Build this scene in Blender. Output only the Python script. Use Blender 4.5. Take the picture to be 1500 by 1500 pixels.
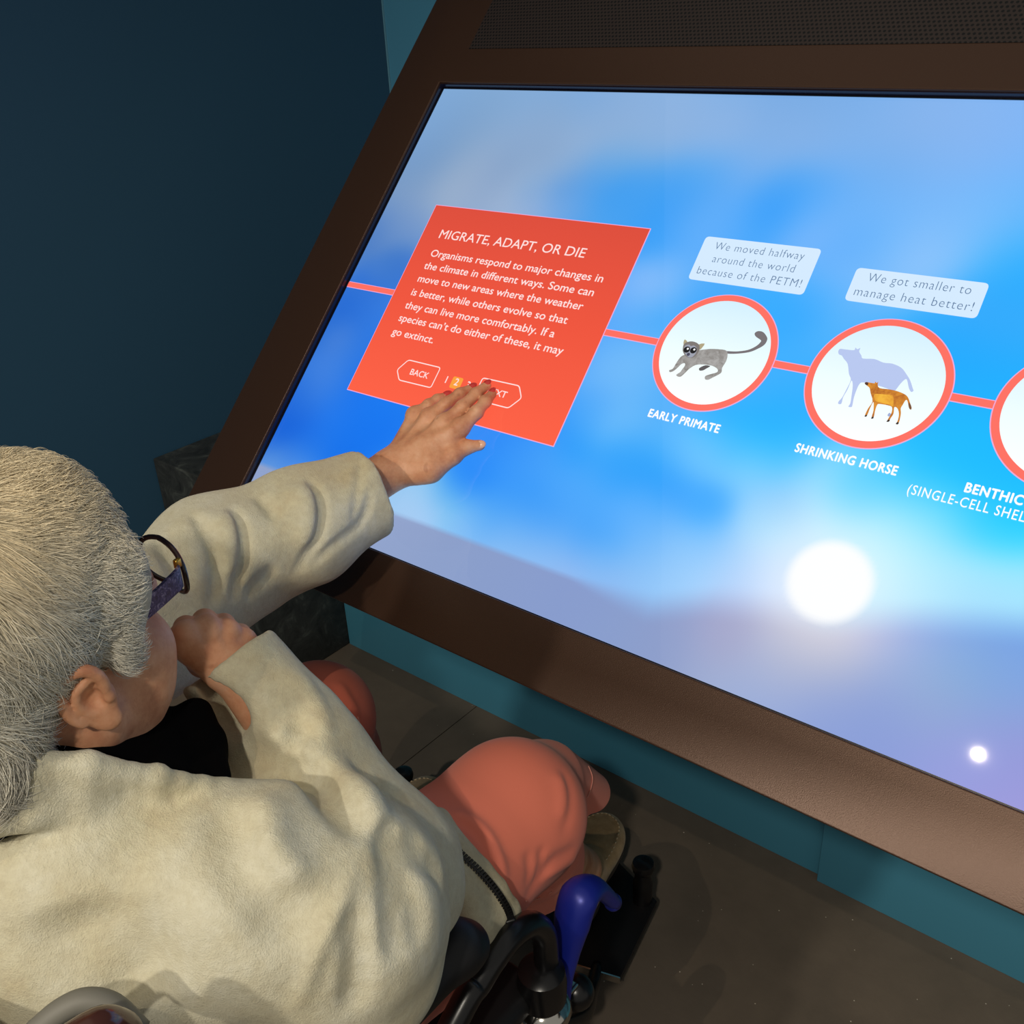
import bpy, bmesh, math, random
import numpy as np
from mathutils import Vector, Matrix

random.seed(4)
RNG = np.random.default_rng(4)
for _o in list(bpy.data.objects):
    bpy.data.objects.remove(_o)
SC = bpy.context.scene
COL = SC.collection

# ------------------------------------------------------------------ camera
cam_data = bpy.data.cameras.new('camera')
cam_data.sensor_width = 36.0
cam_data.lens = 34.825
cam_data.clip_start = 0.02
cam = bpy.data.objects.new('camera', cam_data)
COL.objects.link(cam)
CAM = np.array([1.21099, -0.78736, 1.48764])
R_ = np.array([[0.776481, 0.259701, -0.574136], [0.628613, -0.382644, 0.677074], [-0.043853, -0.886645, -0.460367]])
M = Matrix.Identity(4)
for i in range(3):
    M[i][0] = R_[i, 0]; M[i][1] = -R_[i, 1]; M[i][2] = -R_[i, 2]; M[i][3] = CAM[i]
cam.matrix_world = M
SC.camera = cam

# ------------------------------------------------------------------ light
world = bpy.data.worlds.new('world'); SC.world = world
world.use_nodes = True
bg = world.node_tree.nodes['Background']
bg.inputs[0].default_value = (1.0, 0.96, 0.88, 1)
bg.inputs[1].default_value = 0.30

def spot(name, loc, target, power, color, size, angle, blend):
    l = bpy.data.lights.new(name, 'SPOT')
    l.energy = power; l.color = color; l.shadow_soft_size = size
    l.spot_size = math.radians(angle); l.spot_blend = blend
    o = bpy.data.objects.new(name, l); COL.objects.link(o)
    o.location = loc
    o.rotation_euler = (Vector(target) - Vector(loc)).to_track_quat('-Z', 'Y').to_euler()
    return o
# warm ceiling track spot behind the visitor: its bulb is the bright dot mirrored in the display glass
spot('track_spot', (0.776, -1.49, 2.62), (0.62, -0.15, 0.75), 24, (1.0, 0.83, 0.60), 0.008, 80, 0.7)
# second gallery spot from further back on the left, reaching in under the kiosk
spot('gallery_spot', (0.62, -2.9, 2.45), (0.25, -0.1, 0.7), 125, (1.0, 0.92, 0.78), 0.06, 62, 0.9)
# main track light over the photographer's shoulder
spot('aisle_spot', (1.55, -1.75, 2.50), (0.55, -0.15, 0.75), 80, (1.0, 0.92, 0.79), 0.05, 72, 0.8)

SC.view_settings.view_transform = 'Standard'
SC.view_settings.look = 'None'
SC.view_settings.gamma = 1.0
SC.view_settings.use_curve_mapping = False
SC.view_settings.exposure = 0.0
# layout of the picture shown on the display: metres right and up from the lower left display corner
DATA = {'panel': [(0.1055, 0.5345), (0.4968, 0.5342), (0.4943, 0.2104), (0.1057, 0.2098)],
 'texts': [('MIGRATE, ADAPT, OR DIE', [(0.1415, 0.479), (0.414, 0.4792), (0.1382, 0.4938)],
 'title'), ('Organisms respond to major changes in', [(0.1421, 0.4466), (0.4593, 0.4472)],
 'body'), ('the climate in different ways. Some can', [(0.1408, 0.4249), (0.4546, 0.4249)],
 'body'), ('move to new areas where the weather', [(0.1409, 0.4015), (0.4475, 0.4032)],
 'body'), ('is better, while others evolve so that', [(0.1408, 0.3786), (0.4335, 0.379)],
 'body'), ('they can live more comfortably. If a', [(0.1407, 0.3558), (0.4231, 0.3563)],
 'body'), ('species can’t do either of these, it may', [(0.1405, 0.3335), (0.448, 0.3348)],
 'body'), ('go extinct.', [(0.1401, 0.3097), (0.2247, 0.3113)],
 'body'), ('BACK', [(0.21, 0.2561), (0.2455, 0.2565)],
 'button'), ('NEXT', [(0.354, 0.2557), (0.3913, 0.2575)],
 'button'), ('1', [(0.2773, 0.2567), (0.2833, 0.2571)],
 'num'), ('2', [(0.2956, 0.2571), (0.3035, 0.2569)],
 'num'), ('3', [(0.3178, 0.2567), (0.3253, 0.2569)],
 'num'), ('We moved halfway', [(0.5991, 0.5159), (0.7193, 0.5156)],
 'box'), ('around the world', [(0.6035, 0.4972), (0.714, 0.4979)],
 'box'), ('because of the PETM!', [(0.5895, 0.4785), (0.7293, 0.4797)],
 'box'), ('We got smaller to', [(0.8038, 0.4981), (0.9179, 0.4989)],
 'box2'), ('manage heat better!', [(0.7949, 0.4783), (0.9262, 0.4796)],
 'box2'), ('EARLY PRIMATE', [(0.6075, 0.278), (0.7043, 0.2792)],
 'label'), ('SHRINKING HORSE', [(0.8004, 0.2782), (0.9142, 0.279)],
 'label'), ('BENTHIC', [(0.984, 0.2786), (1.0387, 0.279)],
 'label'), ('(SINGLE-CELL SHEL', [(0.9314, 0.2619), (1.0456, 0.2632)],
 'sub')],
 'back': [(0.1831, 0.2585), (0.1954, 0.2775), (0.2597, 0.2774), (0.2592, 0.2447), (0.1956, 0.244)],
 'next': [(0.3398, 0.2773), (0.4042, 0.2783), (0.4163, 0.2621), (0.403, 0.2441), (0.3391, 0.2441)],
 'numbox': [(0.2879, 0.269), (0.3069, 0.2706), (0.3106, 0.2524), (0.2922, 0.2512)],
 'box1': [(0.5801, 0.533), (0.7363, 0.5337), (0.7367, 0.4704), (0.5809, 0.4701)],
 'box2': [(0.7858, 0.5145), (0.9326, 0.5154), (0.9338, 0.4718), (0.7872, 0.4709)],
 'c': [(0.6564, 0.378), (0.8584, 0.3781)],
 'r': 0.0797, 'line': [(0.0132, 0.3702), (0.1005, 0.3712), (0.5352, 0.3715)],
 'H': 0.7492, 'prim': {'tail': [(0.6721, 0.3821), (0.6849, 0.3842), (0.6982, 0.3888), (0.7063, 0.3955), (0.7096, 0.4017), (0.7086, 0.4042), (0.7009, 0.4076), (0.698, 0.4114), (0.7009, 0.4149), (0.7076, 0.4148), (0.7142, 0.4099), (0.7165, 0.4057), (0.7156, 0.399), (0.7099, 0.3927), (0.7009, 0.3862), (0.6861, 0.3813), (0.6741, 0.3793)],
 'body': [(0.6407, 0.378), (0.6516, 0.3813), (0.6665, 0.3832), (0.6729, 0.3823), (0.6763, 0.3768), (0.6775, 0.3691), (0.6761, 0.3601), (0.6776, 0.3544), (0.675, 0.3503), (0.6688, 0.3447), (0.665, 0.3413), (0.6607, 0.3413), (0.6595, 0.3454), (0.6652, 0.3492), (0.6721, 0.3532), (0.6707, 0.3573), (0.6623, 0.36), (0.6504, 0.3594), (0.6409, 0.3567), (0.6349, 0.3501), (0.632, 0.3442), (0.6284, 0.3382), (0.6241, 0.3376), (0.6215, 0.3394), (0.6251, 0.3437), (0.6261, 0.3475), (0.6275, 0.3531), (0.6261, 0.3564), (0.6222, 0.3544), (0.6193, 0.3488), (0.6161, 0.3437), (0.6118, 0.341), (0.6097, 0.3433), (0.6135, 0.3462), (0.6146, 0.3532), (0.6168, 0.3627), (0.6204, 0.3669), (0.6299, 0.3741)],
 'foot': [(0.6594, 0.3595), (0.6539, 0.3592), (0.6498, 0.3566), (0.6472, 0.3535), (0.6491, 0.3509), (0.6535, 0.3521), (0.6562, 0.3548), (0.6596, 0.3583)],
 'head': [(0.6143, 0.3802), (0.6167, 0.3839), (0.6228, 0.3864), (0.6302, 0.3858), (0.6356, 0.3824), (0.6378, 0.3756), (0.636, 0.3681), (0.6304, 0.3646), (0.6236, 0.3658), (0.6173, 0.3708), (0.6151, 0.3758)],
 'earl': [(0.6157, 0.3786), (0.6128, 0.3826), (0.6126, 0.3875), (0.6185, 0.3839)],
 'earr': [(0.6329, 0.3836), (0.6408, 0.3869), (0.6401, 0.3814), (0.6377, 0.3774)],
 'face': [(0.617, 0.3789), (0.6213, 0.3815), (0.6247, 0.38), (0.6285, 0.3814), (0.6334, 0.3784), (0.6351, 0.3724), (0.6325, 0.366), (0.6275, 0.3651), (0.6213, 0.3689), (0.6175, 0.3745)],
 'eyel': [(0.6215, 0.3743)],
 'eyer': [(0.6304, 0.3749)],
 'nose': [(0.6261, 0.3684)]}, 'horse': {'big': [(0.8038, 0.4067), (0.8046, 0.4102), (0.8104, 0.4106), (0.8205, 0.4115), (0.8208, 0.4149), (0.8236, 0.4133), (0.8265, 0.4154), (0.8266, 0.411), (0.8309, 0.4065), (0.8338, 0.4033), (0.8462, 0.4051), (0.8571, 0.4027), (0.8668, 0.4033), (0.8777, 0.4004), (0.8854, 0.3941), (0.8919, 0.3875), (0.8974, 0.3793), (0.8992, 0.3766), (0.8974, 0.3747), (0.8936, 0.3785), (0.8884, 0.3876), (0.8858, 0.3871), (0.8831, 0.381), (0.8812, 0.3743), (0.8794, 0.3716), (0.8703, 0.3736), (0.8555, 0.3752), (0.844, 0.3752), (0.8412, 0.373), (0.8404, 0.3672), (0.8408, 0.3561), (0.8424, 0.3469), (0.8423, 0.344), (0.8388, 0.3437), (0.8395, 0.3478), (0.8376, 0.357), (0.8345, 0.3692), (0.831, 0.3749), (0.8307, 0.3636), (0.8293, 0.3536), (0.8301, 0.3474), (0.8296, 0.3448), (0.8268, 0.3447), (0.8263, 0.3478), (0.8282, 0.3526), (0.8294, 0.3633), (0.83, 0.3755), (0.8255, 0.3819), (0.8196, 0.3937), (0.8132, 0.399), (0.8097, 0.4024), (0.8059, 0.4033)],
 'bighoof': [(0.8841, 0.3465), (0.8869, 0.3431), (0.8843, 0.3419), (0.8827, 0.3434)],
 'small': [(0.8464, 0.3741), (0.8473, 0.3761), (0.8536, 0.3764), (0.8567, 0.3767), (0.8566, 0.3786), (0.8587, 0.3775), (0.8599, 0.379), (0.8604, 0.3759), (0.8637, 0.3722), (0.8734, 0.3727), (0.8818, 0.3726), (0.8907, 0.3709), (0.8962, 0.3679), (0.9009, 0.3615), (0.9041, 0.3568), (0.904, 0.3544), (0.9014, 0.3562), (0.8976, 0.3631), (0.8952, 0.3641), (0.894, 0.3576), (0.8935, 0.3536), (0.8957, 0.3479), (0.897, 0.3405), (0.897, 0.3366), (0.8953, 0.3367), (0.8952, 0.3408), (0.8937, 0.3475), (0.8902, 0.3529), (0.8866, 0.3536), (0.8883, 0.3462), (0.8872, 0.3398), (0.8869, 0.3366), (0.885, 0.3361), (0.885, 0.3393), (0.886, 0.3457), (0.885, 0.3517), (0.8817, 0.3541), (0.8703, 0.3539), (0.8682, 0.3518), (0.8685, 0.3449), (0.8697, 0.3376), (0.8684, 0.3362), (0.8674, 0.3383), (0.8668, 0.3445), (0.8646, 0.3518), (0.8629, 0.3546), (0.8622, 0.3466), (0.8622, 0.3387), (0.8614, 0.337), (0.8599, 0.3374), (0.8603, 0.3461), (0.862, 0.3552), (0.8566, 0.3643), (0.8534, 0.37), (0.8497, 0.3721)],
 'belly': [(0.8611, 0.3637), (0.8703, 0.3657), (0.8799, 0.3662), (0.8833, 0.3607), (0.8849, 0.354), (0.8796, 0.3552), (0.871, 0.3556), (0.865, 0.3567)],
 'hoof1': [(0.8679, 0.3375), (0.8697, 0.3376), (0.8697, 0.3357), (0.8676, 0.3352)],
 'hoof2': [(0.8609, 0.3384), (0.8623, 0.3382), (0.8618, 0.3361), (0.8598, 0.3363)],
 'hoof3': [(0.8859, 0.3382), (0.8875, 0.3375), (0.8866, 0.3356), (0.8843, 0.3355)],
 'hoof4': [(0.8956, 0.3374), (0.8973, 0.3372), (0.897, 0.3349), (0.8946, 0.335)],
 'muzzle': [(0.8464, 0.3741), (0.8473, 0.3761), (0.8495, 0.3759), (0.8505, 0.3739), (0.8494, 0.3723)],
 'tailtip': [(0.8994, 0.3611), (0.9014, 0.3608), (0.9041, 0.3568), (0.904, 0.3544), (0.9014, 0.3562)]}, 'sky': [(0.0212, 0.7375, 128, 170, 215, 0.07), (0.1469, 0.7402, 132, 172, 216, 0.0641), (0.273, 0.7356, 125, 170, 220, 0.0602), (0.4194, 0.7392, 140, 180, 228, 0.0539), (0.1045, 0.6957, 122, 158, 198, 0.045), (0.2364, 0.6884, 135, 165, 202, 0.037), (0.3655, 0.7019, 140, 172, 212, 0.0454), (0.4725, 0.6983, 143, 175, 218, 0.0395), (0.0373, 0.6684, 120, 160, 208, 0.044), (0.0702, 0.634, 125, 158, 195, 0.0418), (0.1575, 0.6391, 148, 172, 205, 0.0481), (0.2495, 0.6625, 150, 175, 208, 0.0371), (0.2624, 0.6369, 128, 160, 200, 0.0258), (0.3156, 0.6483, 155, 180, 212, 0.0337), (0.3869, 0.6559, 150, 180, 215, 0.0315), (0.4548, 0.6598, 145, 180, 220, 0.0392), (0.3966, 0.635, 110, 170, 225, 0.0247), (0.3206, 0.6231, 130, 170, 215, 0.02), (0.0517, 0.6008, 105, 145, 195, 0.038), (0.208, 0.6081, 125, 155, 195, 0.0351), (0.2589, 0.6034, 155, 180, 210, 0.0268), (0.1268, 0.5973, 150, 172, 200, 0.0372), (0.2996, 0.6181, 140, 170, 208, 0.0227), (0.0424, 0.5591, 130, 158, 195, 0.0363), (0.1007, 0.5641, 165, 182, 205, 0.038), (0.1762, 0.5632, 150, 172, 205, 0.0397), (0.2402, 0.5616, 165, 185, 212, 0.0306), (0.2875, 0.5473, 160, 180, 215, 0.0333), (0.2716, 0.5785, 110, 160, 215, 0.0221), (0.3241, 0.591, 85, 150, 220, 0.0227), (0.3398, 0.5592, 105, 165, 230, 0.0377), (0.3704, 0.6117, 70, 155, 235, 0.0306), (0.4188, 0.602, 38, 150, 245, 0.0306), (0.4549, 0.5842, 70, 160, 242, 0.0297), (0.4922, 0.6143, 50, 155, 245, 0.0338), (0.5246, 0.6169, 55, 160, 245, 0.0304), (0.4354, 0.5519, 70, 162, 240, 0.0403), (0.5, 0.5584, 45, 155, 250, 0.035), (0.5451, 0.5692, 80, 165, 245, 0.0297), (0.5321, 0.5096, 50, 160, 252, 0.0323), (0.567, 0.5395, 110, 180, 252, 0.0277), (0.0555, 0.5134, 135, 162, 200, 0.0295), (0.0671, 0.4833, 120, 155, 205, 0.0291), (0.0393, 0.484, 70, 120, 195, 0.0357), (0.072, 0.4367, 55, 115, 200, 0.0189), (0.075, 0.4064, 60, 120, 205, 0.0174), (0.5443, 0.4589, 185, 205, 250, 0.0268), (0.5255, 0.45, 150, 195, 250, 0.0259), (0.5638, 0.4749, 110, 180, 250, 0.0283), (0.506, 0.4348, 120, 180, 250, 0.0281), (0.5866, 0.4501, 50, 165, 252, 0.0321), (0.5485, 0.4151, 60, 170, 252, 0.0273), (0.5112, 0.4028, 85, 170, 252, 0.0306), (0.5171, 0.7317, 125, 175, 230, 0.0433), (0.6146, 0.7344, 110, 165, 225, 0.0532), (0.6992, 0.7368, 115, 170, 232, 0.0502), (0.78, 0.7323, 130, 180, 240, 0.0463), (0.8546, 0.7291, 130, 180, 240, 0.0432), (0.9007, 0.7161, 128, 180, 245, 0.0385), (0.5354, 0.688, 152, 182, 225, 0.0395), (0.6322, 0.6895, 145, 180, 226, 0.0474), (0.713, 0.6993, 130, 178, 232, 0.0463), (0.7901, 0.7029, 140, 178, 230, 0.0358), (0.8535, 0.6974, 138, 180, 238, 0.0315), (0.5361, 0.6645, 140, 180, 228, 0.0304), (0.6459, 0.6545, 130, 178, 235, 0.0349), (0.7148, 0.659, 125, 178, 240, 0.0313), (0.7701, 0.6511, 105, 172, 240, 0.0346), (0.8297, 0.6608, 120, 180, 245, 0.0374), (0.9022, 0.6541, 120, 182, 250, 0.0404), (0.5457, 0.6248, 75, 165, 245, 0.0253), (0.5849, 0.6215, 100, 172, 245, 0.0375), (0.66, 0.6183, 50, 158, 250, 0.0241), (0.7023, 0.6178, 55, 162, 252, 0.0262), (0.7324, 0.6117, 105, 175, 248, 0.0297), (0.601, 0.5686, 85, 170, 250, 0.0298), (0.6549, 0.58, 30, 150, 252, 0.024), (0.6539, 0.5988, 45, 155, 250, 0.0301), (0.698, 0.5784, 95, 175, 252, 0.0267), (0.5881, 0.548, 90, 172, 252, 0.0297), (0.6445, 0.5482, 60, 165, 252, 0.0319), (0.7163, 0.5467, 130, 185, 252, 0.032), (0.7532, 0.5897, 105, 180, 250, 0.031), (0.803, 0.5946, 115, 182, 250, 0.0329), (0.8552, 0.5853, 120, 185, 250, 0.0329), (0.8996, 0.59, 130, 190, 252, 0.0297), (0.9319, 0.5934, 90, 182, 252, 0.0398), (0.7678, 0.5499, 90, 172, 252, 0.0263), (0.8054, 0.5516, 105, 182, 252, 0.0267), (0.8455, 0.542, 148, 198, 252, 0.0291), (0.8925, 0.5427, 145, 198, 252, 0.0297), (0.9341, 0.5533, 60, 180, 252, 0.0266), (0.9521, 0.5293, 20, 170, 255, 0.0286), (0.7553, 0.5138, 95, 175, 252, 0.0251), (0.7751, 0.4963, 130, 190, 252, 0.0264), (0.757, 0.4734, 70, 172, 255, 0.0181), (0.9454, 0.5023, 25, 172, 255, 0.028), (0.7778, 0.4538, 85, 180, 252, 0.0264), (0.7478, 0.4489, 40, 165, 255, 0.0188), (0.0561, 0.4124, 75, 130, 205, 0.018), (0.0917, 0.4136, 55, 115, 205, 0.0221), (0.0543, 0.3874, 45, 110, 210, 0.0241), (0.0594, 0.3489, 45, 115, 215, 0.0241), (0.0336, 0.3301, 30, 100, 210, 0.0263), (0.0802, 0.345, 55, 125, 225, 0.0308), (0.0381, 0.288, 95, 140, 215, 0.0203), (0.0703, 0.2938, 35, 115, 225, 0.032), (0.0131, 0.297, 40, 110, 210, 0.031), (0.0547, 0.2692, 70, 130, 220, 0.0279), (0.0449, 0.2252, 85, 140, 225, 0.0244), (0.0271, 0.2107, 50, 120, 220, 0.0255), (0.0842, 0.2225, 30, 115, 230, 0.0316), (0.0676, 0.2119, 65, 130, 225, 0.0251), (0.0344, 0.1702, 55, 125, 225, 0.0255), (0.0131, 0.1655, 25, 100, 215, 0.0293), (0.0887, 0.1717, 45, 125, 235, 0.0316), (0.1375, 0.1931, 20, 115, 240, 0.035), (0.1937, 0.1988, 25, 125, 242, 0.0297), (0.2343, 0.2012, 25, 120, 240, 0.0451), (0.0268, 0.1304, 10, 90, 215, 0.0251), (0.0622, 0.1281, 15, 100, 225, 0.0313), (0.1195, 0.1452, 30, 125, 240, 0.0317), (0.18, 0.1529, 20, 120, 240, 0.0346), (0.2087, 0.1598, 10, 110, 240, 0.0302), (0.0206, 0.0838, 25, 100, 215, 0.0291), (0.0801, 0.101, 10, 105, 230, 0.024), (0.1384, 0.1156, 10, 105, 232, 0.0373), (0.0266, 0.0606, 120, 170, 225, 0.0176), (0.0769, 0.0702, 140, 180, 230, 0.0317), (0.0137, 0.036, 120, 165, 225, 0.0339), (0.0497, 0.0771, 60, 130, 225, 0.0185), (0.4016, 0.203, 40, 135, 245, 0.0267), (0.4468, 0.2018, 45, 140, 250, 0.028), (0.3832, 0.2058, 50, 140, 248, 0.0381), (0.4039, 0.1605, 45, 145, 250, 0.0267), (0.4422, 0.1885, 60, 155, 250, 0.0214), (0.4766, 0.1902, 75, 165, 250, 0.0245), (0.3751, 0.1284, 20, 125, 250, 0.0214), (0.356, 0.1088, 90, 180, 235, 0.0196), (0.3187, 0.0955, 140, 200, 240, 0.0223), (0.2856, 0.0821, 155, 205, 240, 0.0402), (0.4096, 0.1276, 25, 130, 250, 0.0252), (0.4435, 0.1021, 45, 150, 250, 0.0263), (0.4552, 0.1569, 60, 155, 252, 0.0283), (0.4908, 0.1254, 30, 140, 250, 0.0295), (0.5357, 0.1124, 40, 145, 250, 0.0259), (0.5563, 0.1439, 80, 170, 252, 0.0306), (0.5288, 0.1629, 80, 168, 252, 0.0331), (0.5916, 0.1095, 50, 155, 250, 0.0241), (0.6241, 0.113, 65, 165, 250, 0.0217), (0.5372, 0.2221, 30, 155, 252, 0.0267), (0.4999, 0.2435, 45, 150, 250, 0.0267), (0.5576, 0.2541, 120, 195, 252, 0.0211), (0.5914, 0.2583, 130, 198, 252, 0.0272), (0.5262, 0.2605, 80, 175, 252, 0.0199), (0.5894, 0.2255, 40, 160, 252, 0.0223), (0.6251, 0.2214, 25, 155, 252, 0.0308), (0.669, 0.1983, 25, 150, 252, 0.0308), (0.7201, 0.1902, 60, 170, 255, 0.0131), (0.6004, 0.202, 45, 160, 252, 0.0195), (0.5897, 0.186, 75, 170, 252, 0.031), (0.6585, 0.2585, 120, 200, 255, 0.0278), (0.6962, 0.246, 120, 200, 255, 0.0229), (0.7306, 0.2388, 130, 205, 255, 0.0218), (0.696, 0.283, 10, 170, 255, 0.0229), (0.7279, 0.2665, 70, 190, 255, 0.0204), (0.6521, 0.162, 110, 185, 255, 0.0248), (0.6255, 0.1479, 95, 175, 255, 0.0296), (0.6921, 0.146, 120, 188, 252, 0.0267), (0.6682, 0.1264, 100, 180, 252, 0.0242), (0.7295, 0.1331, 150, 205, 252, 0.0245), (0.6791, 0.1025, 140, 195, 248, 0.0281), (0.7668, 0.1152, 170, 210, 252, 0.0208), (0.7134, 0.0978, 160, 205, 250, 0.0297), (0.309, 0.0739, 185, 208, 245, 0.0258), (0.3504, 0.0785, 180, 210, 248, 0.0237), (0.4155, 0.0771, 165, 205, 245, 0.0233), (0.4806, 0.0692, 170, 200, 242, 0.0345), (0.5375, 0.0706, 165, 195, 240, 0.0297), (0.5919, 0.0711, 165, 190, 238, 0.0271), (0.3847, 0.0954, 130, 205, 238, 0.0222), (0.4294, 0.0911, 110, 185, 245, 0.0257), (0.4921, 0.0861, 100, 180, 248, 0.0297), (0.5501, 0.0838, 130, 190, 248, 0.0271), (0.621, 0.084, 130, 190, 248, 0.0197), (0.6447, 0.0693, 150, 188, 240, 0.03), (0.6948, 0.2601, 130, 205, 255, 0.0209), (0.7573, 0.2519, 135, 212, 255, 0.0214), (0.7944, 0.2641, 110, 205, 255, 0.0282), (0.7443, 0.2839, 10, 180, 255, 0.0255), (0.7852, 0.2877, 10, 180, 255, 0.0255), (0.8386, 0.2537, 165, 225, 255, 0.0282), (0.8854, 0.2663, 120, 215, 255, 0.029), (0.9286, 0.2802, 20, 190, 255, 0.0295), (0.9492, 0.3231, 15, 185, 255, 0.0431), (0.9772, 0.3088, 0, 190, 255, 0.035), (0.7082, 0.1948, 60, 165, 255, 0.0201), (0.7355, 0.1998, 45, 160, 255, 0.0172), (0.732, 0.1727, 70, 175, 255, 0.0201), (0.7722, 0.2153, 150, 210, 255, 0.0247), (0.8143, 0.2135, 140, 195, 250, 0.0239), (0.7942, 0.196, 160, 215, 252, 0.0181), (0.8119, 0.1844, 205, 245, 255, 0.0211), (0.8528, 0.2163, 225, 248, 255, 0.0265), (0.9013, 0.2223, 210, 245, 255, 0.029), (0.9404, 0.2463, 170, 238, 255, 0.0284), (0.975, 0.2462, 120, 225, 255, 0.0281), (1.0076, 0.2481, 40, 205, 255, 0.0202), (1.0391, 0.25, 10, 205, 255, 0.0196), (1.0348, 0.2636, 5, 200, 255, 0.0263), (0.745, 0.1422, 130, 195, 255, 0.0215), (0.7842, 0.1509, 165, 210, 252, 0.025), (0.8245, 0.1528, 205, 228, 255, 0.025), (0.945, 0.2008, 190, 245, 255, 0.0302), (0.9991, 0.2079, 170, 232, 255, 0.0281), (1.0475, 0.2232, 160, 240, 255, 0.0263), (0.7608, 0.1048, 165, 212, 255, 0.0248), (0.8002, 0.112, 185, 215, 255, 0.0238), (0.838, 0.1189, 220, 230, 255, 0.031), (0.9454, 0.1656, 205, 248, 255, 0.0281), (0.9907, 0.1677, 185, 245, 255, 0.0281), (1.0413, 0.1775, 175, 240, 255, 0.0286), (1.064, 0.1902, 165, 225, 255, 0.0251), (0.977, 0.1407, 190, 220, 252, 0.0386), (1.0358, 0.1611, 155, 205, 252, 0.0283), (0.7929, 0.0972, 185, 200, 240, 0.0205), (0.5287, 0.3403, 120, 190, 250, 0.0429), (0.5696, 0.3189, 130, 195, 250, 0.0386), (0.5296, 0.2711, 80, 165, 250, 0.0251), (0.609, 0.2985, 60, 165, 250, 0.0395), (0.7207, 0.4519, 40, 170, 255, 0.0354), (0.7686, 0.3515, 60, 175, 255, 0.0445), (0.9399, 0.429, 20, 165, 255, 0.0357), (0.9692, 0.4022, 10, 175, 255, 0.0506), (0.9352, 0.4864, 60, 165, 250, 0.0286), (0.9752, 0.4683, 60, 170, 250, 0.0328), (0.8784, 0.2505, 40, 195, 255, 0.0248), (1.0178, 0.3117, 10, 185, 255, 0.0399), (0.7812, 0.319, 15, 170, 255, 0.0316), (0.4036, 0.3687, 60, 150, 250, 0.07), (0.3018, 0.3289, 60, 145, 245, 0.07)],
 'ground': [(0.3267, 0.0438, 148, 165, 205, 0.07), (0.3967, 0.0366, 140, 160, 200, 0.07), (0.4608, 0.0331, 135, 155, 202, 0.07), (0.5377, 0.0342, 138, 158, 205, 0.0699), (0.6075, 0.0391, 135, 155, 205, 0.0446), (0.6791, 0.0328, 138, 160, 205, 0.0366), (0.736, 0.0468, 140, 155, 200, 0.0363), (0.7837, 0.0751, 165, 165, 205, 0.0344), (0.806, 0.0577, 170, 165, 195, 0.0201), (0.6495, 0.0488, 135, 155, 205, 0.0536), (0.7381, 0.0342, 140, 158, 202, 0.038), (0.8036, 0.0577, 160, 165, 205, 0.0206), (0.8652, 0.0797, 195, 190, 210, 0.0392), (0.909, 0.0955, 215, 205, 215, 0.0277), (0.951, 0.1105, 195, 190, 225, 0.0268), (0.9892, 0.1308, 150, 175, 235, 0.0359), (1.0554, 0.1451, 110, 160, 232, 0.042), (0.8164, 0.027, 160, 175, 210, 0.0361), (0.8892, 0.0613, 180, 185, 205, 0.0285), (0.9341, 0.0712, 188, 190, 203, 0.0265), (0.988, 0.0915, 155, 178, 215, 0.0287), (1.0409, 0.1049, 135, 175, 215, 0.0265), (1.078, 0.1163, 125, 165, 225, 0.0241), (0.874, 0.0146, 148, 170, 218, 0.0381), (0.9332, 0.0312, 140, 162, 215, 0.027), (0.9737, 0.0473, 135, 158, 215, 0.0287), (1.0261, 0.0652, 150, 175, 208, 0.0287), (1.0765, 0.0791, 135, 165, 215, 0.0296), (0.9573, 0.0086, 135, 155, 215, 0.0414), (1.0248, 0.0273, 138, 155, 218, 0.034), (1.0701, 0.0163, 150, 160, 225, 0.0289), (1.1024, 0.039, 138, 148, 215, 0.0296), (1.1104, 0.0134, 165, 155, 220, 0.0458)],
 'horizon': [(0.1429, 0.0571), (0.2824, 0.0558), (0.3852, 0.0571), (0.4867, 0.0576), (0.5984, 0.0578), (0.6683, 0.056), (0.7097, 0.0572), (0.7788, 0.0867), (0.8423, 0.1019), (0.9046, 0.1093), (0.9862, 0.1394), (1.0764, 0.1639)],
 'sun': (0.89, 0.1481)}
# ------------------------------------------------------------------ helpers
def srgb(r, g, b):
    def c(v):
        v /= 255.0
        return v / 12.92 if v <= 0.04045 else ((v + 0.055) / 1.055) ** 2.4
    return (c(r), c(g), c(b), 1.0)

def mat(name, col=(0.8, 0.8, 0.8, 1), rough=0.5, metal=0.0, spec=0.5, **kw):
    m = bpy.data.materials.new(name); m.use_nodes = True
    b = m.node_tree.nodes['Principled BSDF']
    b.inputs['Base Color'].default_value = col
    b.inputs['Roughness'].default_value = rough
    b.inputs['Metallic'].default_value = metal
    b.inputs['Specular IOR Level'].default_value = spec
    for k, v in kw.items():
        b.inputs[k.replace('_', ' ')].default_value = v
    return m

def nodes(m):
    return m.node_tree.nodes, m.node_tree.links, m.node_tree.nodes['Principled BSDF']

def noise(m, scale, detail=4, rough=0.6, vec=None, dist=0.0):
    n, l, b = nodes(m)
    t = n.new('ShaderNodeTexNoise'); t.inputs['Scale'].default_value = scale
    t.inputs['Detail'].default_value = detail; t.inputs['Roughness'].default_value = rough
    t.inputs['Distortion'].default_value = dist
    if vec is None:
        c = n.new('ShaderNodeTexCoord'); vec = c.outputs['Object']
    l.new(vec, t.inputs['Vector'])
    return t

def ramp(m, fac, stops):
    n, l, b = nodes(m)
    r = n.new('ShaderNodeValToRGB')
    while len(r.color_ramp.elements) < len(stops):
        r.color_ramp.elements.new(0.5)
    for e, (p, c) in zip(r.color_ramp.elements, stops):
        e.position = p; e.color = c
    l.new(fac, r.inputs[0])
    return r

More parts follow.
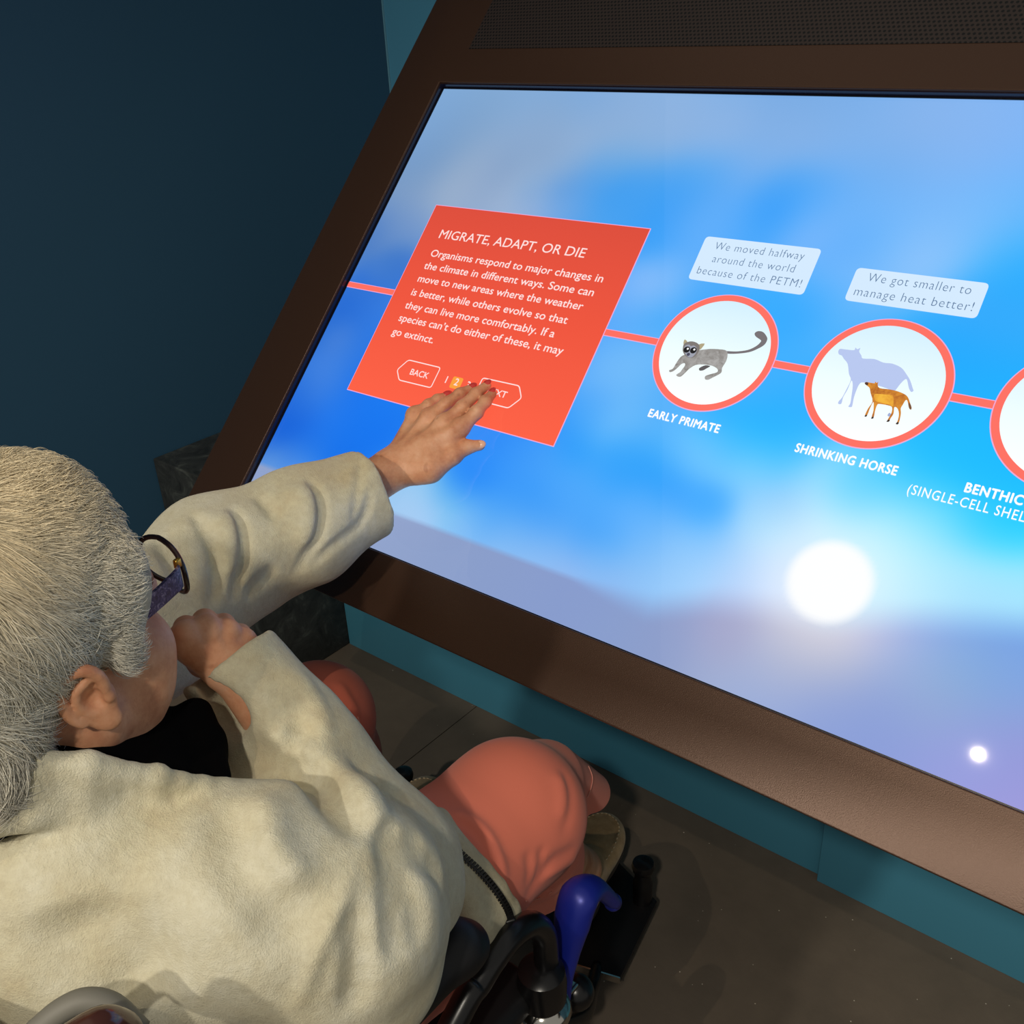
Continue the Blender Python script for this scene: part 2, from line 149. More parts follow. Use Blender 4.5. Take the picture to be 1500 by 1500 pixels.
def bump(m, height, strength=0.3, dist=0.002):
    n, l, b = nodes(m)
    u = n.new('ShaderNodeBump'); u.inputs['Strength'].default_value = strength
    u.inputs['Distance'].default_value = dist
    l.new(height, u.inputs['Height'])
    prev = b.inputs['Normal'].links
    if prev:
        l.new(prev[0].from_socket, u.inputs['Normal'])
    l.new(u.outputs[0], b.inputs['Normal'])
    return u

def link_color(m, sock):
    n, l, b = nodes(m); l.new(sock, b.inputs['Base Color'])

def obj(name, verts, faces, m, parent=None, smooth=False, off=None):
    """one mesh object from world-space vertices; stored relative to its top thing's place"""
    me = bpy.data.meshes.new(name)
    o = bpy.data.objects.new(name, me); COL.objects.link(o)
    org = Vector((0, 0, 0))
    if parent is not None:
        o.parent = parent
        org = Vector(parent['_org']) if '_org' in parent else Vector((0, 0, 0))
    elif off is not None:
        o.location = off; org = Vector(off)
    v = np.asarray(verts, dtype=np.float64) - np.array(org)
    if isinstance(faces, np.ndarray):
        nf, k = faces.shape
        me.vertices.add(len(v)); me.vertices.foreach_set('co', v.astype(np.float32).ravel())
        me.loops.add(nf * k); me.loops.foreach_set('vertex_index', faces.astype(np.int32).ravel())
        me.polygons.add(nf)
        me.polygons.foreach_set('loop_start', np.arange(0, nf * k, k, dtype=np.int32))
        me.update(calc_edges=True)
    else:
        me.from_pydata([tuple(x) for x in v], [], faces); me.update()
    me.validate()
    if smooth:
        me.polygons.foreach_set('use_smooth', np.ones(len(me.polygons), dtype=bool))
    for mm in (m if isinstance(m, (list, tuple)) else [m]):
        me.materials.append(mm)
    o['_org'] = tuple(org)
    return o

def tag(o, label=None, cat=None, group=None, kind=None):
    if label: o['label'] = label
    if cat: o['category'] = cat
    if group: o['group'] = group
    if kind: o['kind'] = kind
    return o

def empty(name, loc, label, cat, group=None):
    o = bpy.data.objects.new(name, None); COL.objects.link(o)
    o.location = loc; o['_org'] = tuple(loc); o.empty_display_size = 0.05
    return tag(o, label, cat, group)

class MB:
    """collects shapes for ONE mesh"""
    def __init__(s): s.v = []; s.f = []
    def add(s, v, f):
        k = len(s.v); s.v += [tuple(map(float, x)) for x in v]; s.f += [tuple(i + k for i in q) for q in f]; return s
    def box(s, lo, hi, bev=0.0, ax=None, org=(0, 0, 0)):
        bm = bmesh.new()
        bmesh.ops.create_cube(bm, size=1.0)
        lo = np.array(lo, float); hi = np.array(hi, float)
        for v in bm.verts:
            v.co = Vector([lo[i] + (v.co[i] + 0.5) * (hi[i] - lo[i]) for i in range(3)])
        if bev > 0:
            bmesh.ops.bevel(bm, geom=list(bm.edges), offset=bev, segments=3, affect='EDGES', profile=0.5)
        bm.verts.index_update()
        P = np.array([v.co[:] for v in bm.verts])
        F = [tuple(v.index for v in f.verts) for f in bm.faces]
        bm.free()
        if ax is not None:
            P = np.array(org) + P @ np.array(ax)
        return s.add(P, F)
    def tube(s, pts, rad, n=20, caps=True, sx=1.0, up=None, sub=1):
        pts = np.array(pts, float)
        rad = np.full(len(pts), rad) if np.isscalar(rad) else np.array(rad, float)
        if sub > 1:
            pts, rad = catmull(pts, rad, sub)
        t = np.gradient(pts, axis=0); t /= np.linalg.norm(t, axis=1)[:, None] + 1e-12
        u = np.array(up if up is not None else (0, 0, 1.0))
        if abs(t[0] @ u) > 0.95: u = np.array([1.0, 0, 0])
        V = []
        for i, (p, ti) in enumerate(zip(pts, t)):
            a = np.cross(u, ti); a /= np.linalg.norm(a) + 1e-12
            b = np.cross(ti, a)
            if up is None: u = b
            th = np.arange(n) * 2 * np.pi / n
            V += list(p + rad[i] * (np.outer(np.cos(th) * sx, a) + np.outer(np.sin(th), b)))
        F = []
        for i in range(len(pts) - 1):
            for j in range(n):
                F.append((i * n + j, i * n + (j + 1) % n, (i + 1) * n + (j + 1) % n, (i + 1) * n + j))
        if caps:
            F.append(tuple(range(n - 1, -1, -1))); F.append(tuple((len(pts) - 1) * n + j for j in range(n)))
        return s.add(V, F)
    def lathe(s, org, axis, prof, n=32):
        axis = np.array(axis, float); axis /= np.linalg.norm(axis)
        a = np.cross(axis, (0, 0, 1.0))
        if np.linalg.norm(a) < 1e-3: a = np.cross(axis, (1.0, 0, 0))
        a /= np.linalg.norm(a); b = np.cross(axis, a)
        th = np.arange(n) * 2 * np.pi / n
        V = []
        for r, h in prof:
            V += list(np.array(org) + axis * h + r * (np.outer(np.cos(th), a) + np.outer(np.sin(th), b)))
        F = [(i * n + j, i * n + (j + 1) % n, (i + 1) * n + (j + 1) % n, (i + 1) * n + j) for i in range(len(prof) - 1) for j in range(n)]
        F.append(tuple(range(n - 1, -1, -1))); F.append(tuple((len(prof) - 1) * n + j for j in range(n)))
        return s.add(V, F)
    def ball(s, c, r, n=24, m=14):
        r = np.array(r if np.ndim(r) else (r, r, r), float)
        prof = [(math.sin(math.pi * (i + 0.02) / (m + 0.04)), -math.cos(math.pi * (i + 0.02) / (m + 0.04))) for i in range(m + 1)]
        k = len(s.v)
        s.lathe((0, 0, 0), (0, 0, 1), prof, n)
        for i in range(k, len(s.v)):
            s.v[i] = tuple(np.array(c) + np.array(s.v[i]) * r)
        return s
    def build(s, name, m, parent=None, smooth=False, off=None, angle=None):
        o = obj(name, s.v, s.f, m, parent, smooth, off)
        if angle:
            bm = bmesh.new(); bm.from_mesh(o.data)
            bmesh.ops.recalc_face_normals(bm, faces=list(bm.faces))
            for e in bm.edges:
                e.smooth = not (len(e.link_faces) == 2 and e.calc_face_angle(0) > math.radians(angle))
            for f in bm.faces: f.smooth = True
            bm.to_mesh(o.data); bm.free()
        return o

def catmull(pts, rad, sub):
    P = np.vstack([2 * pts[0] - pts[1], pts, 2 * pts[-1] - pts[-2]])
    Rr = np.r_[rad[0], rad, rad[-1]]
    op, orr = [], []
    for i in range(1, len(P) - 2):
        for t in np.linspace(0, 1, sub, endpoint=False):
            a = -t + 2 * t * t - t ** 3; b = 2 - 5 * t * t + 3 * t ** 3; c = t + 4 * t * t - 3 * t ** 3; d = -t * t + t ** 3
            op.append(0.5 * (a * P[i - 1] + b * P[i] + c * P[i + 1] + d * P[i + 2]))
            orr.append(Rr[i] * (1 - t) + Rr[i + 1] * t)
    op.append(P[-2]); orr.append(Rr[-2])
    return np.array(op), np.array(orr)

# ------------------------------------------------------------------ the room
X0, YB = -0.81, 1.19
m_floor = mat('dark_concrete', srgb(78, 70, 62), 0.75, spec=0.3)
t = noise(m_floor, 2.2, 6, 0.65); r = ramp(m_floor, t.outputs[0], [(0.3, srgb(92, 83, 73)), (0.7, srgb(120, 107, 93))])
n_, l_, b_ = nodes(m_floor)
vo = n_.new('ShaderNodeTexVoronoi'); vo.inputs['Scale'].default_value = 48.0
tc = n_.new('ShaderNodeTexCoord'); l_.new(tc.outputs['Object'], vo.inputs['Vector'])
wn = n_.new('ShaderNodeTexWhiteNoise'); l_.new(vo.outputs['Position'], wn.inputs['Vector'])
sz = n_.new('ShaderNodeMath'); sz.operation = 'MULTIPLY'; sz.inputs[1].default_value = 0.10; l_.new(wn.outputs['Value'], sz.inputs[0])
sz2 = n_.new('ShaderNodeMath'); sz2.operation = 'SUBTRACT'; sz2.inputs[1].default_value = 0.035; l_.new(sz.outputs[0], sz2.inputs[0])
ls = n_.new('ShaderNodeMath'); ls.operation = 'LESS_THAN'; l_.new(vo.outputs['Distance'], ls.inputs[0]); l_.new(sz2.outputs[0], ls.inputs[1])
mx = n_.new('ShaderNodeMixRGB'); mx.inputs[2].default_value = srgb(205, 195, 178)
l_.new(ls.outputs[0], mx.inputs[0]); l_.new(r.outputs[0], mx.inputs[1]); link_color(m_floor, mx.outputs[0])
tf = noise(m_floor, 160, 3); bump(m_floor, tf.outputs[0], 0.25, 0.001)
# two floor slabs with a fine open joint between them, running towards the kiosk
fl = MB()
fl.box((-3.0, -4.0, -0.05), (-0.0855, 2.0, 0.0)); fl.box((-0.083, -4.0, -0.05), (4.0, 2.0, 0.0)); fl.box((-3, -4, -0.09), (4, 2, -0.0505))
fl.box((-3.0, 2.0, -0.09), (4.0, 2.1, -0.05))
tag(fl.build('floor', m_floor), kind='structure')
m_navy = mat('navy_paint', srgb(46, 82, 108), 0.6, spec=0.25)
t = noise(m_navy, 180, 2); bump(m_navy, t.outputs[0], 0.08, 0.001)
m_teal = mat('teal_paint', srgb(76, 142, 174), 0.5, spec=0.3)
t = noise(m_teal, 180, 2); bump(m_teal, t.outputs[0], 0.06, 0.001)
tag(MB().box((X0 - 0.1, -4.0, 0), (X0, YB + 0.1, 3.4)).build('wall_left', m_navy), kind='structure')
tag(MB().box((X0, YB, 0), (4.0, YB + 0.1, 3.4)).build('wall_back', m_teal), kind='structure')
# bright painted arris where the two walls meet
m_arris = mat('corner_bead', srgb(96, 150, 172), 0.5)
tag(MB().box((X0, YB - 0.004, 0.48), (X0 + 0.004, YB, 3.4)).build('trim_1', m_arris), kind='structure')

# ------------------------------------------------------------------ stone block by the left wall
m_stone = mat('dark_slate', srgb(70, 74, 70), 0.55, spec=0.4)
t = noise(m_stone, 14, 8, 0.7, dist=1.2); r = ramp(m_stone, t.outputs[0], [(0.36, srgb(34, 36, 36)), (0.55, srgb(52, 55, 54)), (0.70, srgb(82, 87, 83)), (0.78, srgb(122, 126, 120))])
link_color(m_stone, r.outputs[0]); bump(m_stone, t.outputs[0], 0.5, 0.004)
sb = MB().box((X0 + 0.003, 0.302, 0.0), (-0.527, YB - 0.003, 0.568), 0.004)
tag(sb.build('stone_block', m_stone, off=((X0 - 0.527) / 2, 0.75, 0), angle=40), 'dark speckled stone block in the corner left of the touchscreen kiosk', 'stone block')

# ------------------------------------------------------------------ touchscreen kiosk
ZO = 0.82
U = np.array([1.0, 0, 0]); V = np.array([0, 0.694658, 0.719340]); W = np.array([0, -0.719340, 0.694658])
def S(u, v, w=0.0):
    return np.array([0, 0, ZO]) + u * U + v * V + w * W
AX = np.array([U, V, W]); OS = (0, 0, ZO)
H = DATA['H']; WD = 1.332
kiosk = empty('touchscreen_kiosk', (0.6, 0.6, 0.0), 'large sloping touchscreen kiosk with brown metal frame on a teal base', 'touchscreen kiosk')
m_frame = mat('bronze_metal', srgb(72, 50, 37), 0.36, metal=0.5, spec=0.6)
t = noise(m_frame, 900, 2); bump(m_frame, t.outputs[0], 0.25, 0.0006)
FW = 0.012
uo0, uo1, vo0, vo1 = -0.106, WD + 0.106, -0.0835, 1.16
ui0, ui1, vi0, vi1 = -0.004, WD + 0.004, -0.0015, H + 0.0035
def ring_slab():
    mb = MB(); bm = bmesh.new()
    def rect(a, b, c, d, w):
        return [bm.verts.new(Vector(S(u, v, w))) for u, v in ((a, c), (b, c), (b, d), (a, d))]
    o1 = rect(uo0, uo1, vo0, vo1, FW); i1 = rect(ui0, ui1, vi0, vi1, FW)
    o0 = rect(uo0, uo1, vo0, vo1, -0.045); i0 = rect(ui0, ui1, vi0, vi1, -0.004)
    for k in range(4):
        j = (k + 1) % 4
        bm.faces.new((o1[k], o1[j], i1[j], i1[k])); bm.faces.new((o0[j], o0[k], i0[k], i0[j]))
        bm.faces.new((o0[k], o0[j], o1[j], o1[k])); bm.faces.new((i1[k], i1[j], i0[j], i0[k]))
    bmesh.ops.recalc_face_normals(bm, faces=list(bm.faces))
    es = [e for e in bm.edges if all(abs((Vector(S(0, 0, FW)) - v.co).dot(Vector(W))) < 1e-4 for v in e.verts) and len([f for f in e.link_faces]) == 2 and e.calc_face_angle(0) > 1]
    bmesh.ops.bevel(bm, geom=es, offset=0.002, segments=3, affect='EDGES', profile=0.5)
    bm.verts.index_update()
    mb.add([v.co for v in bm.verts], [tuple(v.index for v in f.verts) for f in bm.faces]); bm.free()
    return mb
ring_slab().build('frame', m_frame, kiosk, angle=35)
m_inner = mat('bezel_black', srgb(10, 11, 18), 0.3, spec=0.4)
bz = MB()
for a, b, c, d in ((ui0, 0.0005, vi0, vi1), (WD - 0.0005, ui1, vi0, vi1), (ui0, ui1, H - 0.0005, vi1), (ui0, ui1, vi0, 0.0005)):
    bz.box((a - 0.0, c, -0.003), (b, d, 0.0012), 0, AX, OS)
bz.build('bezel', m_inner, kiosk, angle=35)
# inside liner of the opening: dark strip between frame and glass
m_liner = mat('liner_dark', srgb(22, 22, 42), 0.25, spec=0.5)
ln = MB()
g = 0.0003
for a, b, c, d in ((ui0 + g, ui0 + 0.0018, vi0, vi1), (ui1 - 0.0018, ui1 - g, vi0, vi1), (ui0, ui1, vi1 - 0.0018, vi1 - g)):
    ln.box((a, c, 0.0012), (b, d, FW - 0.004), 0, AX, OS)
ln.build('gasket', m_liner, kiosk, angle=35)
# back shell and base under the slab
m_under = mat('kiosk_underside', srgb(40, 38, 38), 0.6)
us = MB().box((uo0 + 0.01, vo0 + 0.012, -0.065), (uo1 - 0.01, vo1 - 0.01, -0.0455), 0, AX, OS)
us.build('back_panel', m_under, kiosk, angle=35)
m_kick = mat('teal_panel', srgb(74, 146, 174), 0.42, spec=0.4)
t = noise(m_kick, 220, 2); bump(m_kick, t.outputs[0], 0.05, 0.001)
YK = 0.575
bp = MB()
bp.box((-0.5255, YK, 0.0), (0.768, YB - 0.005, 0.42), 0.0015)
o_ = bp.build('base', m_kick, kiosk, angle=35)
rim = MB().box((-0.5255, YK - 0.006, 0.405), (0.7665, YK - 0.0002, 0.4205), 0.001)
rim.build('base_rim', m_kick, kiosk, angle=35)
cp = MB().box((0.769, YK - 0.0155, 0.0), (1.70, YB - 0.005, 0.372), 0.0015)
cp.box((0.769, YK - 0.0155, 0.376), (1.70, YB - 0.005, 0.47), 0.0015); cp.box((0.772, YK - 0.0105, 0.370), (1.69, YB - 0.01, 0.38))
cp.build('cabinet_panel', m_kick, kiosk, angle=35)
pd = MB().box((0.25, 0.70, 0.35), (1.10, YB - 0.02, 0.75)).box((0.25, 0.95, 0.6), (1.10, YB - 0.02, 1.05))
pd.build('pedestal', m_under, kiosk, angle=35)
# perforated speaker grille above the display
m_gr = mat('grille_metal', srgb(50, 41, 38), 0.5, metal=0.3)
n_, l_, b_ = nodes(m_gr)
tc = n_.new('ShaderNodeTexCoord')
mp = n_.new('ShaderNodeMapping'); mp.inputs['Scale'].default_value = (160, 160, 160); mp.inputs['Rotation'].default_value = (-math.atan2(V[2], V[1]), 0, 0)
l_.new(tc.outputs['Object'], mp.inputs[0])
sx = n_.new('ShaderNodeSeparateXYZ'); l_.new(mp.outputs[0], sx.inputs[0])
def mth(op, a, b=None):
    k = n_.new('ShaderNodeMath'); k.operation = op
    for i, q in enumerate((a, b)):
        if q is None: continue
        if isinstance(q, (int, float)): k.inputs[i].default_value = q
        else: l_.new(q, k.inputs[i])
    return k.outputs[0]
row = mth('FLOOR', sx.outputs[1]); odd = mth('MULTIPLY', mth('MODULO', row, 2.0), 0.5)
fx = mth('SUBTRACT', mth('FRACT', mth('ADD', sx.outputs[0], odd)), 0.5); fy = mth('SUBTRACT', mth('FRACT', sx.outputs[1]), 0.5)
dd = mth('SQRT', mth('ADD', mth('MULTIPLY', fx, fx), mth('MULTIPLY', fy, fy)))
hole = mth('LESS_THAN', dd, 0.30)
mxg = n_.new('ShaderNodeMixRGB'); mxg.inputs[1].default_value = srgb(50, 41, 38); mxg.inputs[2].default_value = srgb(8, 8, 8)
l_.new(hole, mxg.inputs[0]); l_.new(mxg.outputs[0], b_.inputs['Base Color'])
bump(m_gr, mth('SUBTRACT', 1.0, hole), 0.6, 0.0015)
MB().box((0.026, 0.817, FW - 0.0005), (WD - 0.026, 1.07, FW + 0.0006), 0, AX, OS).build('speaker_grille', m_gr, kiosk)

# ------------------------------------------------------------------ the lit display and its picture
def glass_emit(name, col=None, attr=None, strength=1.0):
    m = mat(name, (0.004, 0.004, 0.004, 1), 0.025, spec=0.35)
    n, l, b = nodes(m)
    b.inputs['Emission Strength'].default_value = strength
    if attr:
        a = n.new('ShaderNodeVertexColor'); a.layer_name = attr
        l.new(a.outputs[0], b.inputs['Emission Color'])
    else:
        b.inputs['Emission Color'].default_value = col
    return m
def mix_field(pts, u, v):
    pts = np.array(pts, float)
    d2 = (u[:, None] - pts[None, :, 0]) ** 2 + (v[:, None] - pts[None, :, 1]) ** 2
    sg = pts[None, :, 5]
    w = np.exp(-d2 / (2 * sg ** 2)) + 0.012 * np.exp(-d2 / (2 * (3.2 * sg) ** 2)) + 1e-9
    return (w[:, :, None] * pts[None, :, 2:5]).sum(1) / w.sum(1)[:, None]
def sky_color(u, v):
    c = mix_field(DATA['sky'], u, v); g = mix_field(DATA['ground'], u, v)
    hz = np.array(DATA['horizon'])
    line = np.interp(u, hz[:, 0], hz[:, 1])
    soft = np.interp(u, [0.0, 0.60, 0.72, 1.2], [0.0030, 0.0050, 0.026, 0.026])
    k = np.clip((line - v) / soft * 0.5 + 0.5, 0, 1); k = (k * k * (3 - 2 * k))[:, None]
    c = c * (1 - k) + g * k
    su, sv = DATA['sun']
    r = np.hypot(u - su, v - sv)
    k = np.clip(1.0 - (r - 0.037) / 0.020, 0, 1); k = k * k * (3 - 2 * k)
    k = np.maximum(k, np.exp(-(r / 0.062) ** 2) * 0.55)[:, None]
    c = c * (1 - k) + np.array([253, 254, 255]) * k
    return np.clip(c, 0, 255)
NU, NV = 320, 184
gu, gv = np.meshgrid(np.linspace(0, WD, NU), np.linspace(0, H, NV))
cols = sky_color(gu.ravel(), gv.ravel()) / 255.0
lin = np.where(cols <= 0.04045, cols / 12.92, ((cols + 0.055) / 1.055) ** 2.4)
P = np.array(OS) + gu.ravel()[:, None] * U + gv.ravel()[:, None] * V
ii = np.arange(NU * NV).reshape(NV, NU)
Fq = np.stack([ii[:-1, :-1], ii[:-1, 1:], ii[1:, 1:], ii[1:, :-1]], -1).reshape(-1, 4)
screen = obj('screen', P, Fq, glass_emit('display_picture', attr='picture'), kiosk)
ca_ = screen.data.color_attributes.new('picture', 'FLOAT_COLOR', 'POINT')
ca_.data.foreach_set('color', np.c_[lin, np.ones(len(lin))].astype(np.float32).ravel())
tag(screen, 'lit display showing a blue sky with sun')

EM = {}
def em(r, g, b):
    if (r, g, b) not in EM:
        EM[(r, g, b)] = glass_emit('display_colour_%d' % len(EM), srgb(r, g, b))
    return EM[(r, g, b)]
def poly(name, pts, w, m, parent=None):
    return obj(name, [S(u, v, w) for u, v in pts], [tuple(range(len(pts)))], m, parent or screen)
def smooth_poly(pts, sub=6):
    p = np.array(pts); n = len(p)
    out = []
    for i in range(n):
        p0, p1, p2, p3 = p[i - 1], p[i], p[(i + 1) % n], p[(i + 2) % n]
        for t in np.linspace(0, 1, sub, endpoint=False):
            out.append(0.5 * ((-t + 2 * t * t - t ** 3) * p0 + (2 - 5 * t * t + 3 * t ** 3) * p1 + (t + 4 * t * t - 3 * t ** 3) * p2 + (-t * t + t ** 3) * p3))
    return out
def blob(name, pts, w, m, parent=None, sub=4):
    """filled outline, triangulated so concave shapes come out right"""
    bm = bmesh.new()
    vs = [bm.verts.new(Vector(S(q[0], q[1], w))) for q in smooth_poly(pts, sub)]
    f = bm.faces.new(vs); bmesh.ops.triangulate(bm, faces=[f])
    bm.normal_update()
    for f in bm.faces:
        if f.normal.dot(Vector(W)) < 0: f.normal_flip()
    bm.verts.index_update()
    mb = MB().add([v.co for v in bm.verts], [tuple(v.index for v in f.verts) for f in bm.faces]); bm.free()
    return mb.build(name, m, parent or screen)
def disc(c, r, w, n=96):
    th = np.arange(n) * 2 * np.pi / n
    return [(c[0] + r * math.cos(a), c[1] + r * math.sin(a)) for a in th]
def rounded(pts, rad, n=6):
    out = []; p = [np.array(q) for q in pts]
    for i in range(len(p)):
        a, b, c = p[i - 1], p[i], p[(i + 1) % len(p)]
        d0 = (a - b) / np.linalg.norm(a - b); d1 = (c - b) / np.linalg.norm(c - b)
        s, e = b + d0 * rad, b + d1 * rad
        for t in np.linspace(0, 1, n):
            out.append((1 - t) ** 2 * s + 2 * t * (1 - t) * b + t * t * e)
    return out
def outline(name, pts, th, w, m, parent=None):
    p = np.array(pts); n = len(p)
    t = np.roll(p, -1, 0) - np.roll(p, 1, 0); t /= np.linalg.norm(t, axis=1)[:, None] + 1e-9
    nr = np.c_[-t[:, 1], t[:, 0]]
    a, b = p + nr * th / 2, p - nr * th / 2
    v = [S(u, q, w) for u, q in a] + [S(u, q, w) for u, q in b]
    f = [(i, (i + 1) % n, n + (i + 1) % n, n + i) for i in range(n)]
    o = obj(name, v, f, m, parent or screen)
    return o
RED = em(238, 84, 62); REDC = em(255, 112, 98); PINK = em(238, 170, 215); WHITE = em(255, 255, 255); OFFW = em(255, 225, 222)
e1, e2, e3, e4, e5, e6 = 0.0003, 0.0006, 0.0009, 0.0012, 0.0015, 0.0018
# timeline bar running through panel and circles
lv = np.mean([DATA['c'][0][1], DATA['c'][1][1]])
poly('timeline', [(0.0008, lv - 0.0052), (WD - 0.0008, lv - 0.0052), (WD - 0.0008, lv + 0.0052), (0.0008, lv + 0.0052)], e1, PINK)
poly('timeline_bar', [(0.0008, lv - 0.0042), (WD - 0.0008, lv - 0.0042), (WD - 0.0008, lv + 0.0042), (0.0008, lv + 0.0042)], e2, REDC)
pc = np.array(DATA['panel']); pu0, pu1 = pc[[0, 3], 0].mean(), pc[[1, 2], 0].mean(); pv0, pv1 = pc[[2, 3], 1].mean(), pc[[0, 1], 1].mean()
def rect(a, b, c, d, g=0.0): return [(a - g, c - g), (b + g, c - g), (b + g, d + g), (a - g, d + g)]
poly('info_panel_edge', rect(pu0, pu1, pv0, pv1, 0.0012), e3, PINK)
ip = obj('info_panel', [S(a, b, e4) for a, b in rect(pu0, pu1, pv0, pv1)], [(0, 1, 2, 3)], None or glass_emit('panel_red', srgb(236, 84, 62)), screen)
# the red is a little lighter and more orange at the panel's foot
n_, l_, b_ = nodes(ip.data.materials[0])
tc = n_.new('ShaderNodeTexCoord'); sp = n_.new('ShaderNodeSeparateXYZ'); l_.new(tc.outputs['Generated'], sp.inputs[0])
rr = ramp(ip.data.materials[0], sp.outputs[2], [(0.0, srgb(254, 98, 70)), (0.5, srgb(240, 86, 62)), (1.0, srgb(222, 78, 60))])
l_.new(rr.outputs[0], b_.inputs['Emission Color'])
DC = DATA['c']; du = DC[1][0] - DC[0][0]
ctr = [(DC[0][0], lv), (DC[1][0], lv), (DC[1][0] + du, lv)]
RAD = DATA['r']
inner = glass_emit('circle_white', srgb(245, 255, 255))
n_, l_, b_ = nodes(inner)
tc = n_.new('ShaderNodeTexCoord'); sp = n_.new('ShaderNodeSeparateXYZ'); l_.new(tc.outputs['Generated'], sp.inputs[0])
rr = ramp(inner, sp.outputs[2], [(0.0, srgb(255, 255, 255)), (0.45, srgb(240, 255, 255)), (1.0, srgb(212, 240, 255))]); l_.new(rr.outputs[0], b_.inputs['Emission Color'])
for i, c in enumerate(ctr):
    poly('circle_edge', disc(c, RAD, 0), e3, PINK); poly('circle_ring', disc(c, RAD - 0.0012, 0), e4, REDC); poly('circle_field', disc(c, RAD - 0.0092, 0), e5, inner)
# captions
LIGHTBOX = em(212, 234, 255); GREYT = em(92, 122, 158)
for key in ('box1', 'box2'):
    q = np.array(DATA[key]); poly('caption_box', rounded(rect(q[[0, 3], 0].mean(), q[[1, 2], 0].mean(), q[[2, 3], 1].mean(), q[[0, 1], 1].mean()), 0.006), e3, LIGHTBOX)
def text(s, p0, p1, m, w, weight, cap, parent, spc=1.0, free=False):
    c = bpy.data.curves.new('text', 'FONT'); c.body = s; c.size = 1.0; c.offset = min(weight, 0.0)
    c.resolution_u = 4; c.space_character = spc
    tmp = bpy.data.objects.new('text_source', c); COL.objects.link(tmp)
    bpy.context.view_layer.update()
    me = bpy.data.meshes.new_from_object(tmp.evaluated_get(bpy.context.evaluated_depsgraph_get()))
    n = len(me.vertices); co = np.zeros(n * 3, np.float32); me.vertices.foreach_get('co', co); co = co.reshape(-1, 3)
    faces = [tuple(p.vertices) for p in me.polygons]
    bpy.data.objects.remove(tmp); bpy.data.curves.remove(c); bpy.data.meshes.remove(me)
    x0, x1 = co[:, 0].min(), co[:, 0].max()
    wid = p1[0] - p0[0]; sxx = wid / (x1 - x0); syy = cap / 0.686
    if free:
        sxx = syy; p0 = ((p0[0] + p1[0]) / 2 - (x1 - x0) * sxx / 2, p0[1])
    bv = (p0[1] + p1[1]) / 2
    pts = [S(p0[0] + (x - x0) * sxx, bv + y * syy, w) for x, y, z in co]
    if weight > 0:      # heavier strokes: the same outlines laid slightly apart
        n0 = len(pts); base, fb = list(pts), list(faces); k_ = weight * syy
        for j, (dx, dy) in enumerate(((k_, 0), (-k_, 0), (0, k_), (0, -k_))):
            pts += [q + U * dx + V * dy + W * (0.00001 * (j + 1)) for q in base]; faces += [tuple(i + n0 * (j + 1) for i in f) for f in fb]
    o = obj('lettering', pts, faces, m, parent)
    me = o.data
    if len(me.polygons) and me.polygons[0].normal.dot(Vector(W)) < 0:
        me.flip_normals()
    return o
CAPS = dict(title=0.0147, body=0.0117, button=0.0093, num=0.0105, box=0.0108, box2=0.0112, label=0.0102, sub=0.0106)
WGT = dict(title=0.002, body=0.010, button=0.012, num=0.012, box=-0.012, box2=-0.012, label=0.030, sub=0.004)
SPC = dict(title=1.0, body=1.0, button=1.0, num=1.0, box=1.12, box2=1.12, label=1.10, sub=1.15)
for s, q, kind in DATA['texts']:
    m = GREYT if kind in ('box', 'box2') else (WHITE if kind in ('label', 'sub') else OFFW)
    o = text(s, q[0], q[1], m, e6, WGT[kind], CAPS[kind], screen, SPC[kind], kind == 'num')
outline('back_button', rounded(DATA['back'], 0.004), 0.0016, e5, OFFW)
outline('next_button', rounded(DATA['next'], 0.004), 0.0016, e5, OFFW)
q = np.array(DATA['numbox']); poly('page_marker', rounded(rect(q[[0, 3], 0].mean(), q[[1, 2], 0].mean(), q[[2, 3], 1].mean(), q[[0, 1], 1].mean()), 0.003), e5, em(252, 160, 62))
# pictures inside the circles
p6 = [0.0016 + 0.00025 * k for k in range(8)]
PR = DATA['prim']
blob('primate_tail', PR['tail'], p6[0], em(118, 112, 116)); blob('primate_foot', PR['foot'], p6[0], em(92, 88, 90))
def furry(m, a, b, scale):
    n, l, bb = nodes(m)
    t = noise(m, scale, 5, 0.7, dist=0.8); r = ramp(m, t.outputs[0], [(0.35, a), (0.65, b)]); l.new(r.outputs[0], bb.inputs['Emission Color'])
    return m
blob('primate_body', PR['body'], p6[1], furry(glass_emit('primate_fur', srgb(150, 148, 145)), srgb(134, 130, 126), srgb(172, 170, 168), 90), sub=3); blob('primate_ear', PR['earl'], p6[1], em(176, 164, 130), sub=2); blob('primate_ear', PR['earr'], p6[1], em(176, 164, 130), sub=2)
blob('primate_head', PR['head'], p6[2], em(126, 120, 116)); blob('primate_face', PR['face'], p6[3], em(158, 162, 176))
for k in ('eyel', 'eyer'):
    c = PR[k][0]
    poly('primate_eye', disc(c, 0.0043, 0, 24), p6[4], em(20, 20, 24)); poly('primate_eye_glint', disc((c[0] + 0.001, c[1] + 0.0012), 0.0014, 0, 12), p6[5], WHITE)
poly('primate_nose', disc(PR['nose'][0], 0.0022, 0, 16), p6[4], em(70, 70, 90))
HS = DATA['horse']
blob('ghost_horse', HS['big'], p6[0], em(184, 200, 240), sub=3); blob('ghost_hoof', HS['bighoof'], p6[0], em(160, 175, 215), sub=2)
blob('small_horse', HS['small'], p6[1], furry(glass_emit('horse_coat', srgb(206, 128, 40)), srgb(176, 98, 34), srgb(222, 146, 48), 110), sub=3); blob('small_horse_belly', HS['belly'], p6[2], furry(glass_emit('horse_belly', srgb(238, 168, 50)), srgb(222, 146, 44), srgb(246, 186, 62), 80))
